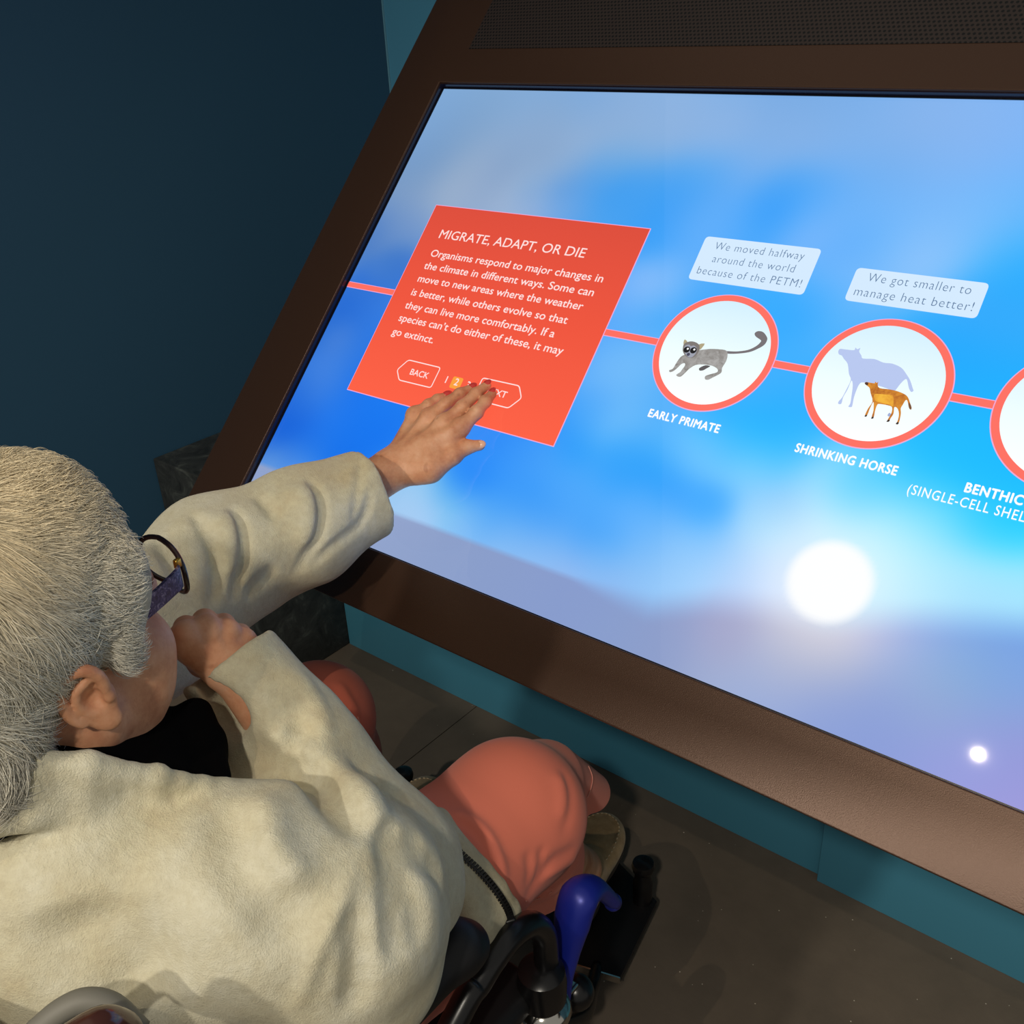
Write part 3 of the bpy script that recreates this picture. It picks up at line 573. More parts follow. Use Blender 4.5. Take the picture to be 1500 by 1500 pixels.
for k in ('hoof1', 'hoof2', 'hoof3', 'hoof4'): blob('small_horse_hoof', HS[k], p6[2], em(52, 40, 34), sub=2)
blob('small_horse_muzzle', HS['muzzle'], p6[2], em(82, 50, 36), sub=2); blob('small_horse_tail_tip', HS['tailtip'], p6[2], em(120, 80, 50), sub=2)
# ------------------------------------------------------------------ soft-form modelling: distance fields turned into one closed mesh
class Form:
    def __init__(s): s.ops = []; s.lo = []; s.hi = []; s.names = {}
    def _bb(s, lo, hi, sub):
        lo, hi = np.array(lo, np.float32), np.array(hi, np.float32)
        if not sub: s.lo.append(lo); s.hi.append(hi)
        return lo, hi
    def cone(s, a, b, ra, rb, k=0.01, op='u'):
        a, b = np.array(a, np.float32), np.array(b, np.float32); rm = max(ra, rb)
        lo, hi = s._bb(np.minimum(a, b) - rm, np.maximum(a, b) + rm, op != 'u')
        ba = b - a; L = float(ba @ ba) + 1e-12
        def fn(P):
            pa = P - a; t = np.clip(pa @ ba / L, 0, 1)
            return np.linalg.norm(pa - t[:, None] * ba, axis=1) - (ra + (rb - ra) * t)
        s.ops.append((op, fn, lo, hi, k)); return s
    def chain(s, pts, rad, k=0.01, op='u', sub=1):
        pts = np.array(pts, float); rad = np.full(len(pts), rad) if np.isscalar(rad) else np.array(rad, float)
        if sub > 1: pts, rad = catmull(pts, rad, sub)
        for i in range(len(pts) - 1): s.cone(pts[i], pts[i + 1], rad[i], rad[i + 1], k if i == 0 else max(k * 0.6, 0.002), op)
        return s
    def ell(s, c, r, M=None, k=0.01, op='u'):
        c, r = np.array(c, np.float32), np.array(r, np.float32)
        M = np.eye(3, dtype=np.float32) if M is None else np.array(M, np.float32)   # rows are the axes
        ext = np.sqrt(((M * r[:, None]) ** 2).sum(0))
        lo, hi = s._bb(c - ext, c + ext, op != 'u')
        def fn(P):
            q = (P - c) @ M.T
            k0 = np.linalg.norm(q / r, axis=1); k1 = np.linalg.norm(q / (r * r), axis=1) + 1e-9
            return k0 * (k0 - 1) / k1
        s.ops.append((op, fn, lo, hi, k)); return s
    def plane_cut(s, c, n, k=0.004):
        """removes everything on the +n side of a plane, locally within 0.1 m"""
        c, n = np.array(c, np.float32), np.array(n, np.float32); n = n / np.linalg.norm(n)
        s.ops.append(('s', lambda P: -((P - c) @ n), c - 9, c + 9, k)); return s
    def fold(s, pts, w, amp, sub=5):
        """a crease (amp<0) or a rolled ridge (amp>0) of cloth along a path, fading to its ends"""
        pts = np.array(pts, np.float32)
        if sub > 1: pts = catmull(pts, np.zeros(len(pts)), sub)[0].astype(np.float32)
        w_ = np.full(len(pts), w); lo, hi = pts.min(0) - 3 * w, pts.max(0) + 3 * w
        seg = np.linalg.norm(np.diff(pts, axis=0), axis=1); cum = np.r_[0, np.cumsum(seg)]; T = cum[-1]
        def fn(P):
            best = np.full(len(P), 1e9, np.float32); arc = np.zeros(len(P), np.float32)
            for i in range(len(pts) - 1):
                a, ba = pts[i], pts[i + 1] - pts[i]
                pa = P - a; t = np.clip(pa @ ba / (ba @ ba + 1e-12), 0, 1)
                d = ((pa - t[:, None] * ba) ** 2).sum(1)
                m = d < best; best[m] = d[m]; arc[m] = (cum[i] + t * seg[i])[m]
            e = np.clip(np.minimum(arc, T - arc) / (0.28 * T), 0, 1); e = e * e * (3 - 2 * e)
            return -amp * np.exp(-best / (w * w)) * e
        s.ops.append(('d', fn, lo, hi, 0)); return s
    def disp(s, fn):
        s.ops.append(('d', fn, np.full(3, -99.), np.full(3, 99.), 0)); return s
    def __call__(s, P, cull=False, band=0.03):
        P = P.astype(np.float32); D = np.full(len(P), 1e3, np.float32)
        for op, fn, lo, hi, k in s.ops:
            if cull or op == 'd':
                g = 0 if op == 'd' else (k + band)
                m = np.all((P > lo - g) & (P < hi + g), axis=1)
                if not m.any(): continue
                idx = np.nonzero(m)[0]; v = fn(P[idx]); d0 = D[idx]
            else:
                idx = slice(None); v = fn(P); d0 = D
            if op == 'u':
                h = np.clip(0.5 + 0.5 * (d0 - v) / k, 0, 1); r = d0 * (1 - h) + v * h - k * h * (1 - h)
            elif op == 's':
                h = np.clip(0.5 - 0.5 * (d0 + v) / k, 0, 1); r = d0 * (1 - h) - v * h + k * h * (1 - h)
            elif op == 'i':
                h = np.clip(0.5 - 0.5 * (v - d0) / k, 0, 1); r = v * (1 - h) + d0 * h + k * h * (1 - h)
            else:
                r = d0 + v
            D[idx] = r
        return D
    def mesh(s, h, pad=0.02, B=8):
        lo = np.min(s.lo, 0) - pad; hi = np.max(s.hi, 0) + pad
        nb = np.ceil((hi - lo) / (h * B)).astype(int)
        g = np.stack(np.meshgrid(*[np.arange(n) for n in nb], indexing='ij'), -1).reshape(-1, 3)
        c = lo + (g + 0.5) * h * B
        d = np.concatenate([s(c[i:i + 200000]) for i in range(0, len(c), 200000)])
        g = g[np.abs(d) < h * B * 1.25 + 0.006]
        N = (nb * B + 2).astype(np.int64); st = np.array([N[1] * N[2], N[2], 1], np.int64)
        loc = np.stack(np.meshgrid(*[np.arange(B + 1)] * 3, indexing='ij'), -1).reshape(-1, 3)
        pid = np.unique(((g[:, None] * B + loc[None]).reshape(-1, 3).astype(np.int64) * st).sum(1))
        def xyz(i): return np.stack([i // st[0], (i // st[1]) % N[1], i % N[2]], -1)
        val = np.concatenate([s(lo + xyz(pid[i:i + 400000]) * h, cull=True) for i in range(0, len(pid), 400000)])
        locc = np.stack(np.meshgrid(*[np.arange(B)] * 3, indexing='ij'), -1).reshape(-1, 3)
        cid = np.sort(((g[:, None] * B + locc[None]).reshape(-1, 3).astype(np.int64) * st).sum(1))
        offs = np.array([[i, j, k] for i in (0, 1) for j in (0, 1) for k in (0, 1)])
        cv = np.stack([val[np.searchsorted(pid, cid + int((o * st).sum()))] for o in offs], 1)
        ins = cv < 0; act = ins.any(1) & ~ins.all(1)
        cid, cv, ins = cid[act], cv[act], ins[act]
        acc = np.zeros((len(cid), 3)); cnt = np.zeros(len(cid))
        for a in range(8):
            for b in range(a + 1, 8):
                if np.abs(offs[a] - offs[b]).sum() != 1: continue
                m = ins[:, a] != ins[:, b]
                t = cv[m, a] / (cv[m, a] - cv[m, b])
                acc[m] += offs[a] + t[:, None] * (offs[b] - offs[a]); cnt[m] += 1
        vert = lo + (xyz(cid) + acc / cnt[:, None]) * h
        Fs = []
        for ax in range(3):
            b, c_ = (ax + 1) % 3, (ax + 2) % 3
            j = [k for k in range(8) if offs[k][ax] == 1 and offs[k].sum() == 1][0]
            m = np.nonzero(ins[:, 0] != ins[:, j])[0]
            ids = [cid[m], cid[m] - st[b], cid[m] - st[b] - st[c_], cid[m] - st[c_]]
            pos = [np.clip(np.searchsorted(cid, q), 0, len(cid) - 1) for q in ids]
            ok = np.all([cid[p] == q for p, q in zip(pos, ids)], axis=0)
            Q = np.stack(pos, 1)[ok]
            fl_ = ~ins[m, 0][ok]
            Q[fl_] = Q[fl_][:, ::-1]
            Fs.append(Q)
        return vert, np.concatenate(Fs)
    def build(s, name, h, m, parent=None, off=None, smooth_iter=1):
        v, f = s.mesh(h)
        for _ in range(smooth_iter):
            a = np.zeros_like(v); n = np.zeros(len(v))
            for i, j in ((0, 1), (1, 2), (2, 3), (3, 0)):
                np.add.at(a, f[:, i], v[f[:, j]]); np.add.at(n, f[:, i], 1)
                np.add.at(a, f[:, j], v[f[:, i]]); np.add.at(n, f[:, j], 1)
            v = v * 0.5 + 0.5 * a / np.maximum(n, 1)[:, None]
        return obj(name, v, f, m, parent, True, off)
def unit(v):
    v = np.array(v, float); return v / np.linalg.norm(v)
# ------------------------------------------------------------------ the seated visitor: joints in metres
HC = np.array([0.516, -0.5556, 1.0635]); HS_ = 1.03
HM = np.array([[0.968, 0.242, -0.063], [-0.24, 0.970, 0.031], [0.068, -0.015, 0.998]])   # rows: right, forward, up
def HD(x, y, z): return HC + HS_ * (np.array([x, y, z]) @ HM)
SHR, SHL = np.array([0.692, -0.50, 0.872]), np.array([0.318, -0.475, 0.885])
C7 = np.array([0.508, -0.615, 0.965])
ELR = np.array((0.6790, -0.3692, 0.7857)); WRR = np.array((0.5352, -0.3909, 0.9592))
ELL = np.array((0.2466, -0.2134, 0.8932)); WRL = np.array((0.2972, 0.0375, 0.9265))
PEL = np.array([0.50, -0.48, 0.60])
HPR, HPL = np.array([0.60, -0.46, 0.60]), np.array([0.41, -0.46, 0.60])
KNR = np.array((0.5954, -0.0903, 0.5793)); KNL = np.array((0.2675, -0.1214, 0.5944))
HER, TOR = np.array((0.4986, 0.1662, 0.0800)), np.array((0.4335, 0.3531, 0.0800)); HEL, TOL = np.array((0.1549, 0.0673, 0.0800)), np.array((0.1001, 0.2231, 0.0800))
ANR, ANL = HER + (TOR - HER) * 0.17 + (0, 0, 0.085), HEL + (TOL - HEL) * 0.17 + (0, 0, 0.085)

body = Form()
# head
body.ell(HD(0, -0.012, 0.045), (0.079, 0.100, 0.088), HM)
body.ell(HD(0, 0.045, -0.028), (0.063, 0.058, 0.078), HM, 0.03)
for sx in (-1, 1):
    body.cone(HD(sx * 0.054, 0.004, -0.05), HD(sx * 0.024, 0.078, -0.088), 0.026, 0.022, 0.03)
    body.ell(HD(sx * 0.047, 0.062, -0.030), (0.030, 0.034, 0.036), HM, 0.022)
    body.ell(HD(sx * 0.045, 0.055, -0.062), (0.026, 0.032, 0.030), HM, 0.02)
    body.cone(HD(sx * 0.012, 0.098, 0.032), HD(sx * 0.050, 0.080, 0.030), 0.012, 0.011, 0.015)
body.ell(HD(0, 0.086, -0.092), (0.024, 0.020, 0.018), HM, 0.02)
for sx in (-1, 1):
    body.ell(HD(sx * 0.032, 0.106, 0.012), (0.017, 0.014, 0.012), HM, 0.012, 's')
    body.ell(HD(sx * 0.032, 0.089, 0.012), (0.013, 0.013, 0.013), HM, 0.003)
body.chain([HD(0, 0.098, 0.026), HD(0, 0.112, 0.0), HD(0, 0.124, -0.018)], [0.009, 0.011, 0.013], 0.012)
for sx in (-1, 1): body.ell(HD(sx * 0.012, 0.112, -0.022), (0.009, 0.012, 0.008), HM, 0.008)
body.ell(HD(0, 0.101, -0.052), (0.024, 0.012, 0.006), HM, 0.006); body.ell(HD(0, 0.098, -0.064), (0.021, 0.012, 0.007), HM, 0.006)
body.cone(HD(-0.02, 0.112, -0.058), HD(0.02, 0.112, -0.058), 0.002, 0.002, 0.004, 's')
# nasolabial and jowl creases of an elderly face
for sx in (-1, 1):
    body.fold([HD(sx * 0.018, 0.11, -0.02), HD(sx * 0.032, 0.098, -0.045), HD(sx * 0.034, 0.09, -0.068)], 0.004, -0.0022)
    body.fold([HD(sx * 0.036, 0.086, -0.07), HD(sx * 0.045, 0.07, -0.09), HD(sx * 0.05, 0.05, -0.095)], 0.006, -0.002)
    body.fold([HD(sx * 0.062, 0.06, -0.035), HD(sx * 0.064, 0.045, -0.06), HD(sx * 0.058, 0.03, -0.085)], 0.010, -0.0016)
# ears: a cupped shell with helix, antihelix, tragus and lobe
for sx in (-1, 1):
    def E_(y, z, x=0.0): return HD(sx * (0.0765 + x), y, z)
    eo = unit(np.array([sx * 0.80, -0.55, 0.05]) @ HM); eu = unit(np.array([0, -0.22, 1.0]) @ HM); ef = np.cross(eu, eo)
    EM_ = np.array([eo, ef, eu])
    c0 = E_(-0.012, -0.002, 0.006)
    body.ell(c0, (0.0055, 0.017, 0.029), EM_, 0.006)
    hel = [(0.010, -0.002), (0.013, 0.014), (0.008, 0.027), (-0.004, 0.031), (-0.014, 0.026), (-0.018, 0.012), (-0.0175, -0.004), (-0.013, -0.018)]
    body.chain([c0 + ef * a * (1 if 1 else 0) + eu * b + eo * 0.0045 for a, b in hel], 0.0042, 0.003, sub=3)
    body.chain([c0 + ef * a + eu * b + eo * 0.004 for a, b in ((0.004, 0.018), (-0.006, 0.012), (-0.009, -0.002), (-0.004, -0.013))], 0.0034, 0.003, sub=3)
    body.ell(c0 + ef * 0.003 - eu * 0.002 + eo * 0.006, (0.006, 0.007, 0.009), EM_, 0.004, 's')
    body.ell(c0 + ef * 0.012 - eu * 0.003 + eo * 0.004, (0.005, 0.0045, 0.0065), EM_, 0.003)
    body.ell(c0 + ef * 0.004 - eu * 0.026 + eo * 0.003, (0.0055, 0.010, 0.010), EM_, 0.005)
# neck, trunk, limbs
body.cone(HD(0, -0.03, -0.03), C7 + (0, 0.035, -0.02), 0.056, 0.062, 0.03)
body.ell((0.508, -0.55, 0.83), (0.15, 0.09, 0.15), None, 0.05); body.ell(PEL + (0, 0, 0.06), (0.15, 0.10, 0.14), None, 0.06)
body.chain([SHL, (0.41, -0.56, 0.91), (0.508, -0.58, 0.92), (0.61, -0.565, 0.91), SHR], 0.042, 0.05)
body.chain([SHR, ELR], [0.042, 0.032], 0.03); body.chain([ELR, WRR], [0.034, 0.023], 0.015)
body.chain([SHL, ELL], [0.042, 0.032], 0.03); body.chain([ELL, WRL], [0.034, 0.024], 0.015)
for hp, kn, an in ((HPR, KNR, ANR), (HPL, KNL, ANL)):
    body.chain([hp, kn, (kn + an) / 2 + (0, -0.01, 0), an], [0.068, 0.05, 0.045, 0.034], 0.03)
    dd = (TOR - HER if an is ANR else TOL - HEL)
    body.cone(an, an - (0, 0, 0.045), 0.031, 0.024, 0.02); body.cone(an - (0, 0, 0.045), an + dd * 0.5 - (0, 0, 0.058), 0.024, 0.018, 0.02)

# left hand flat on the glass
def finger(pts, rad, k=0.0035):
    rad = [q * 0.95 for q in rad]; body.chain(pts, rad, k)
    for i in (1, 2):
        if i < len(pts) - 1: body.ell(pts[i], (rad[i] * 1.10,) * 3, None, 0.004)
LH = dict(
 index=[(0.3665, 0.1127, 0.9799), (0.3759, 0.1341, 0.9963), (0.3746, 0.1548, 1.0048), (0.3733, 0.1711, 1.0101)],
 middle=[(0.3406, 0.1086, 0.9814), (0.3535, 0.1321, 1.0000), (0.3554, 0.1578, 1.0108), (0.3585, 0.1777, 1.0170)],
 ring=[(0.3103, 0.1113, 0.9827), (0.3242, 0.1312, 0.9991), (0.3306, 0.1530, 1.0073), (0.3360, 0.1714, 1.0105)],
 little=[(0.2800, 0.1139, 0.9782), (0.2920, 0.1290, 0.9910), (0.2954, 0.1439, 0.9949), (0.2997, 0.1578, 0.9964)])
LHR = dict(index=[.0115, .0092, .0082, .0068], middle=[.0118, .0094, .0084, .0069], ring=[.0112, .0090, .0081, .0067], little=[.0100, .0080, .0072, .0060])
LTH = [(0.3533, 0.0623, 0.9335), (0.3694, 0.0895, 0.9472), (0.3787, 0.1075, 0.9558), (0.3923, 0.1186, 0.9579)]
scr_n = np.array([0, -0.719340, 0.694658])
for kf, pts in LH.items():
    finger([np.array(q) for q in pts], LHR[kf])
    body.cone(WRL + (np.array(pts[0]) - WRL) * 0.12, WRL + (np.array(pts[0]) - WRL) * 0.94, 0.0155, 0.0110, 0.012)
    body.ell(np.array(pts[0]) + scr_n * 0.002, (0.0118,) * 3, None, 0.006)
    for t_ in (0.35, 0.5, 0.65): body.fold([np.array(pts[1]) + (np.array(pts[0]) - np.array(pts[1])) * (t_ - 0.5) * 0.22 + scr_n * 0.009 + unit(np.cross(scr_n, np.array(pts[1]) - np.array(pts[0]))) * q for q in (-0.008, 0, 0.008)], 0.0012, -0.0009, sub=3)
    body.fold([WRL + (np.array(pts[0]) - WRL) * 0.35 + scr_n * 0.014, WRL + (np.array(pts[0]) - WRL) * 0.7 + scr_n * 0.013, np.array(pts[0]) + scr_n * 0.011], 0.004, 0.0016)
body.chain([WRL, LTH[0], LTH[1], LTH[2], LTH[3]], [.020, .0140, .0106, .0092, .0074], 0.010)
IX = np.array(LH['index'][0]); L0, L1 = np.array(LTH[0]), np.array(LTH[1])
body.cone(L0 * 0.45 + L1 * 0.55, WRL * 0.30 + IX * 0.70, 0.0085, 0.0095, 0.012); body.cone(L1, WRL * 0.16 + IX * 0.84, 0.0075, 0.0085, 0.010); body.cone(L0, WRL * 0.45 + IX * 0.55, 0.011, 0.012, 0.014)
body.ell((WRL + np.array(LTH[0])) / 2 + 0.5 * (np.array(LH['middle'][0]) - WRL) * 0.3, (0.026, 0.026, 0.015), np.array([[1, 0, 0], [0, 0.694658, 0.719340], scr_n]), 0.02)
body.cone(WRL + (WRL - np.array(LH['middle'][0])) * 0.6 , WRL, 0.0255, 0.0235, 0.02)
# right hand: a loose fist propped against the mouth
RH = dict(index=(0.5177, -0.4177, 0.9995), middle=(0.5203, -0.3993, 0.9968), ring=(0.5236, -0.3833, 0.9861), little=(0.5275, -0.3708, 0.9723))
back_n = unit(CAM - np.array(RH['middle'])); up_f = unit(np.array(RH['middle']) - WRR)
for i, (kf, p) in enumerate(RH.items()):
    p = np.array(p); r = (.0125, .0128, .0120, .0108)[i]; L_ = (.040, .044, .040, .032)[i]
    fw = unit(up_f * 0.22 - back_n * 1.0 + np.array([-0.1, 0.1, 0]))
    pip = p + fw * L_; dip = pip - up_f * 0.026 + back_n * 0.006; tip = dip - up_f * 0.006 + back_n * 0.02
    finger([p, pip, dip, tip], [r, r * 0.86, r * 0.78, r * 0.66])
    body.cone(WRR + (p - WRR) * 0.15, WRR + (p - WRR) * 0.92, 0.018, 0.0115, 0.009)
    body.ell(p + back_n * 0.004 + up_f * 0.004, (r * 1.06,) * 3, None, 0.004)
    body.fold([WRR + (p - WRR) * 0.4 + back_n * 0.016, WRR + (p - WRR) * 0.75 + back_n * 0.015, p + back_n * 0.012], 0.004, 0.0018)
side = unit(np.array(RH['index']) - np.array(RH['little']))
body.chain([WRR + side * 0.012, WRR + side * 0.030 + up_f * 0.028 - back_n * 0.012, np.array(RH['index']) + side * 0.006 - up_f * 0.030 - back_n * 0.026, np.array(RH['index']) - up_f * 0.012 - back_n * 0.046], [.018, .015, .0115, .0085], 0.012)
# fine skin wrinkles over the wrist and the backs of the hands
def skin_lines(P):
    q = P - WRL
    near = np.exp(-(np.linalg.norm(q, axis=1) / 0.05) ** 2)
    ax = unit(np.array(LH['middle'][0]) - WRL)
    return near * 0.00035 * np.sin(q @ ax * 1500 + 3.0 * np.sin(q[:, 0] * 90))
body.disp(skin_lines)

m_skin = mat('skin', srgb(206, 152, 118), 0.5, spec=0.35, Subsurface_Weight=0.12, Subsurface_Scale=0.004)
n_, l_, b_ = nodes(m_skin)
b_.inputs['Subsurface Radius'].default_value = (1.0, 0.35, 0.2)
t = noise(m_skin, 28, 5, 0.65); r = ramp(m_skin, t.outputs[0], [(0.30, srgb(184, 120, 88)), (0.5, srgb(208, 150, 114)), (0.72, srgb(222, 172, 140))])
t2 = noise(m_skin, 62, 2, 0.4); r2 = ramp(m_skin, t2.outputs[0], [(0.68, (1, 1, 1, 1)), (0.76, (0.55, 0.42, 0.34, 1))])
mm = n_.new('ShaderNodeMixRGB'); mm.blend_type = 'MULTIPLY'; mm.inputs[0].default_value = 0.5
l_.new(r.outputs[0], mm.inputs[1]); l_.new(r2.outputs[0], mm.inputs[2]); link_color(m_skin, mm.outputs[0])
t3 = noise(m_skin, 420, 3); bump(m_skin, t3.outputs[0], 0.25, 0.0008)
PO = (0.50, -0.30, 0.0)
person = body.build('person', 0.0020, m_skin, None, off=PO)
tag(person, 'elderly person with short grey hair in beige fleece reaching to the touchscreen', 'person')

# nails
m_nail = mat('red_nail_polish', srgb(200, 62, 58), 0.2, spec=0.6); m_nail2 = mat('bare_nail', srgb(226, 176, 146), 0.3)
def nail(tip, prev, n, w, l, m, label):
    tip, prev = np.array(tip), np.array(prev); d = unit(tip - prev); n = unit(n - d * (n @ d)); s = np.cross(d, n)
    c = tip + d * 0.0015 + n * 0.0042
    f = Form(); f.ell(c, (w, l, 0.0028), np.array([s, d, n]))
    o = f.build('fingernail', 0.0007, m, person); tag(o, label)
for kf, pts in LH.items(): nail(pts[3], pts[2], scr_n + np.array([0, -0.2, 0.2]), 0.0050, 0.0074, m_nail, 'red varnished fingernail')
nail(LTH[3], LTH[2], unit(scr_n + np.array([0.5, -0.2, 0])), 0.0058, 0.0072, m_nail2, 'bare thumbnail')

# ------------------------------------------------------------------ fleece jacket
jk = Form()
jk.ell((0.507, -0.565, 0.845), (0.195, 0.130, 0.155))
jk.ell((0.50, -0.52, 0.68), (0.205, 0.165, 0.22), None, 0.06)
jk.chain([SHL + (0.0, 0, -0.005), (0.40, -0.555, 0.868), (0.508, -0.60, 0.858), (0.612, -0.555, 0.838), SHR + (-0.015, 0, -0.005)], [0.075, 0.076, 0.074, 0.070, 0.077], 0.06)
UAR = np.array((0.7137, -0.4543, 0.8357))
jk.chain([SHR, UAR, ELR], [0.076, 0.080, 0.062], 0.05)
CUR = np.array((0.5317, -0.3933, 0.9674))
jk.cone(UAR, (0.7319, -0.4520, 0.7645), 0.078, 0.066, 0.05)
jk.chain([ELR, (ELR * 0.5 + CUR * 0.5) + (0, 0, 0.004), CUR], [0.058, 0.055, 0.047], 0.03)
jk.cone((0.6828, -0.3396, 0.7662), (0.7015, -0.3544, 0.7575), 0.042, 0.042, 0.04)
CUL = np.array((0.3053, -0.0026, 0.9154))
jk.chain([SHL, (SHL + ELL) / 2 + (0, 0, -0.01), ELL + (0, 0, -0.006)], [0.082, 0.080, 0.076], 0.05)
jk.chain([ELL + (0, 0, -0.006), ELL * 0.5 + CUL * 0.5 + (0, 0, -0.006), CUL], [0.078, 0.073, 0.062], 0.04)
axr = unit(WRR - ELR); axl = unit(CUL - ELL)
pr1 = unit(np.cross(axr, (0, 0, 1.0))); jk.ell(CUR + axr * 0.030, (0.032, 0.085, 0.085), np.array([axr, pr1, np.cross(axr, pr1)]), 0.006, 's'); jk.cone(CUR - axr * 0.03, CUR + axr * 0.1, 0.034, 0.036, 0.008, 's')
jk.plane_cut(CUL + axl * -0.004, axl); jk.cone(CUL - axl * 0.055, CUL + axl * 0.1, 0.052, 0.054, 0.008, 's')
# neck opening
jk.cone(C7 + (0.0, 0.045, -0.02), HD(0.0, 0.0, -0.02), 0.083, 0.10, 0.012, 's')
jk.cone((0.5639, -0.5356, 0.9973), (0.5723, -0.4632, 0.9427), 0.046, 0.046, 0.02, 's'); jk.cone((0.5439, -0.5849, 1.0190), (0.5639, -0.5356, 0.9973), 0.04, 0.046, 0.02, 's')
# standing collar: a rim round the back and right of the neck, falling to a point in front
RIM = [np.array(q) for q in ((0.5523, -0.6585, 0.9993), (0.5781, -0.6297, 1.0244), (0.5981, -0.5977, 1.0266), (0.6140, -0.5667, 1.0113), (0.6282, -0.5271, 0.9808), (0.6413, -0.4842, 0.9421))]
for a, b in zip(RIM[:-1], RIM[1:]):
    jk.cone(a, b, 0.0060, 0.0060, 0.006)
BAS = [np.array(q) for q in ((0.5456, -0.6648, 0.9698), (0.5814, -0.6394, 0.9967), (0.5948, -0.6060, 0.9909), (0.6062, -0.5719, 0.9743), (0.6187, -0.5287, 0.9479), (0.6286, -0.4832, 0.9219))]
for i in range(5):
    for t_ in (0.0, 0.33, 0.67, 1.0):
        a = RIM[i] * (1 - t_) + RIM[i + 1] * t_; b = BAS[i] * (1 - t_) + BAS[i + 1] * t_
        jk.cone(a, b, 0.0055, 0.011, 0.012)

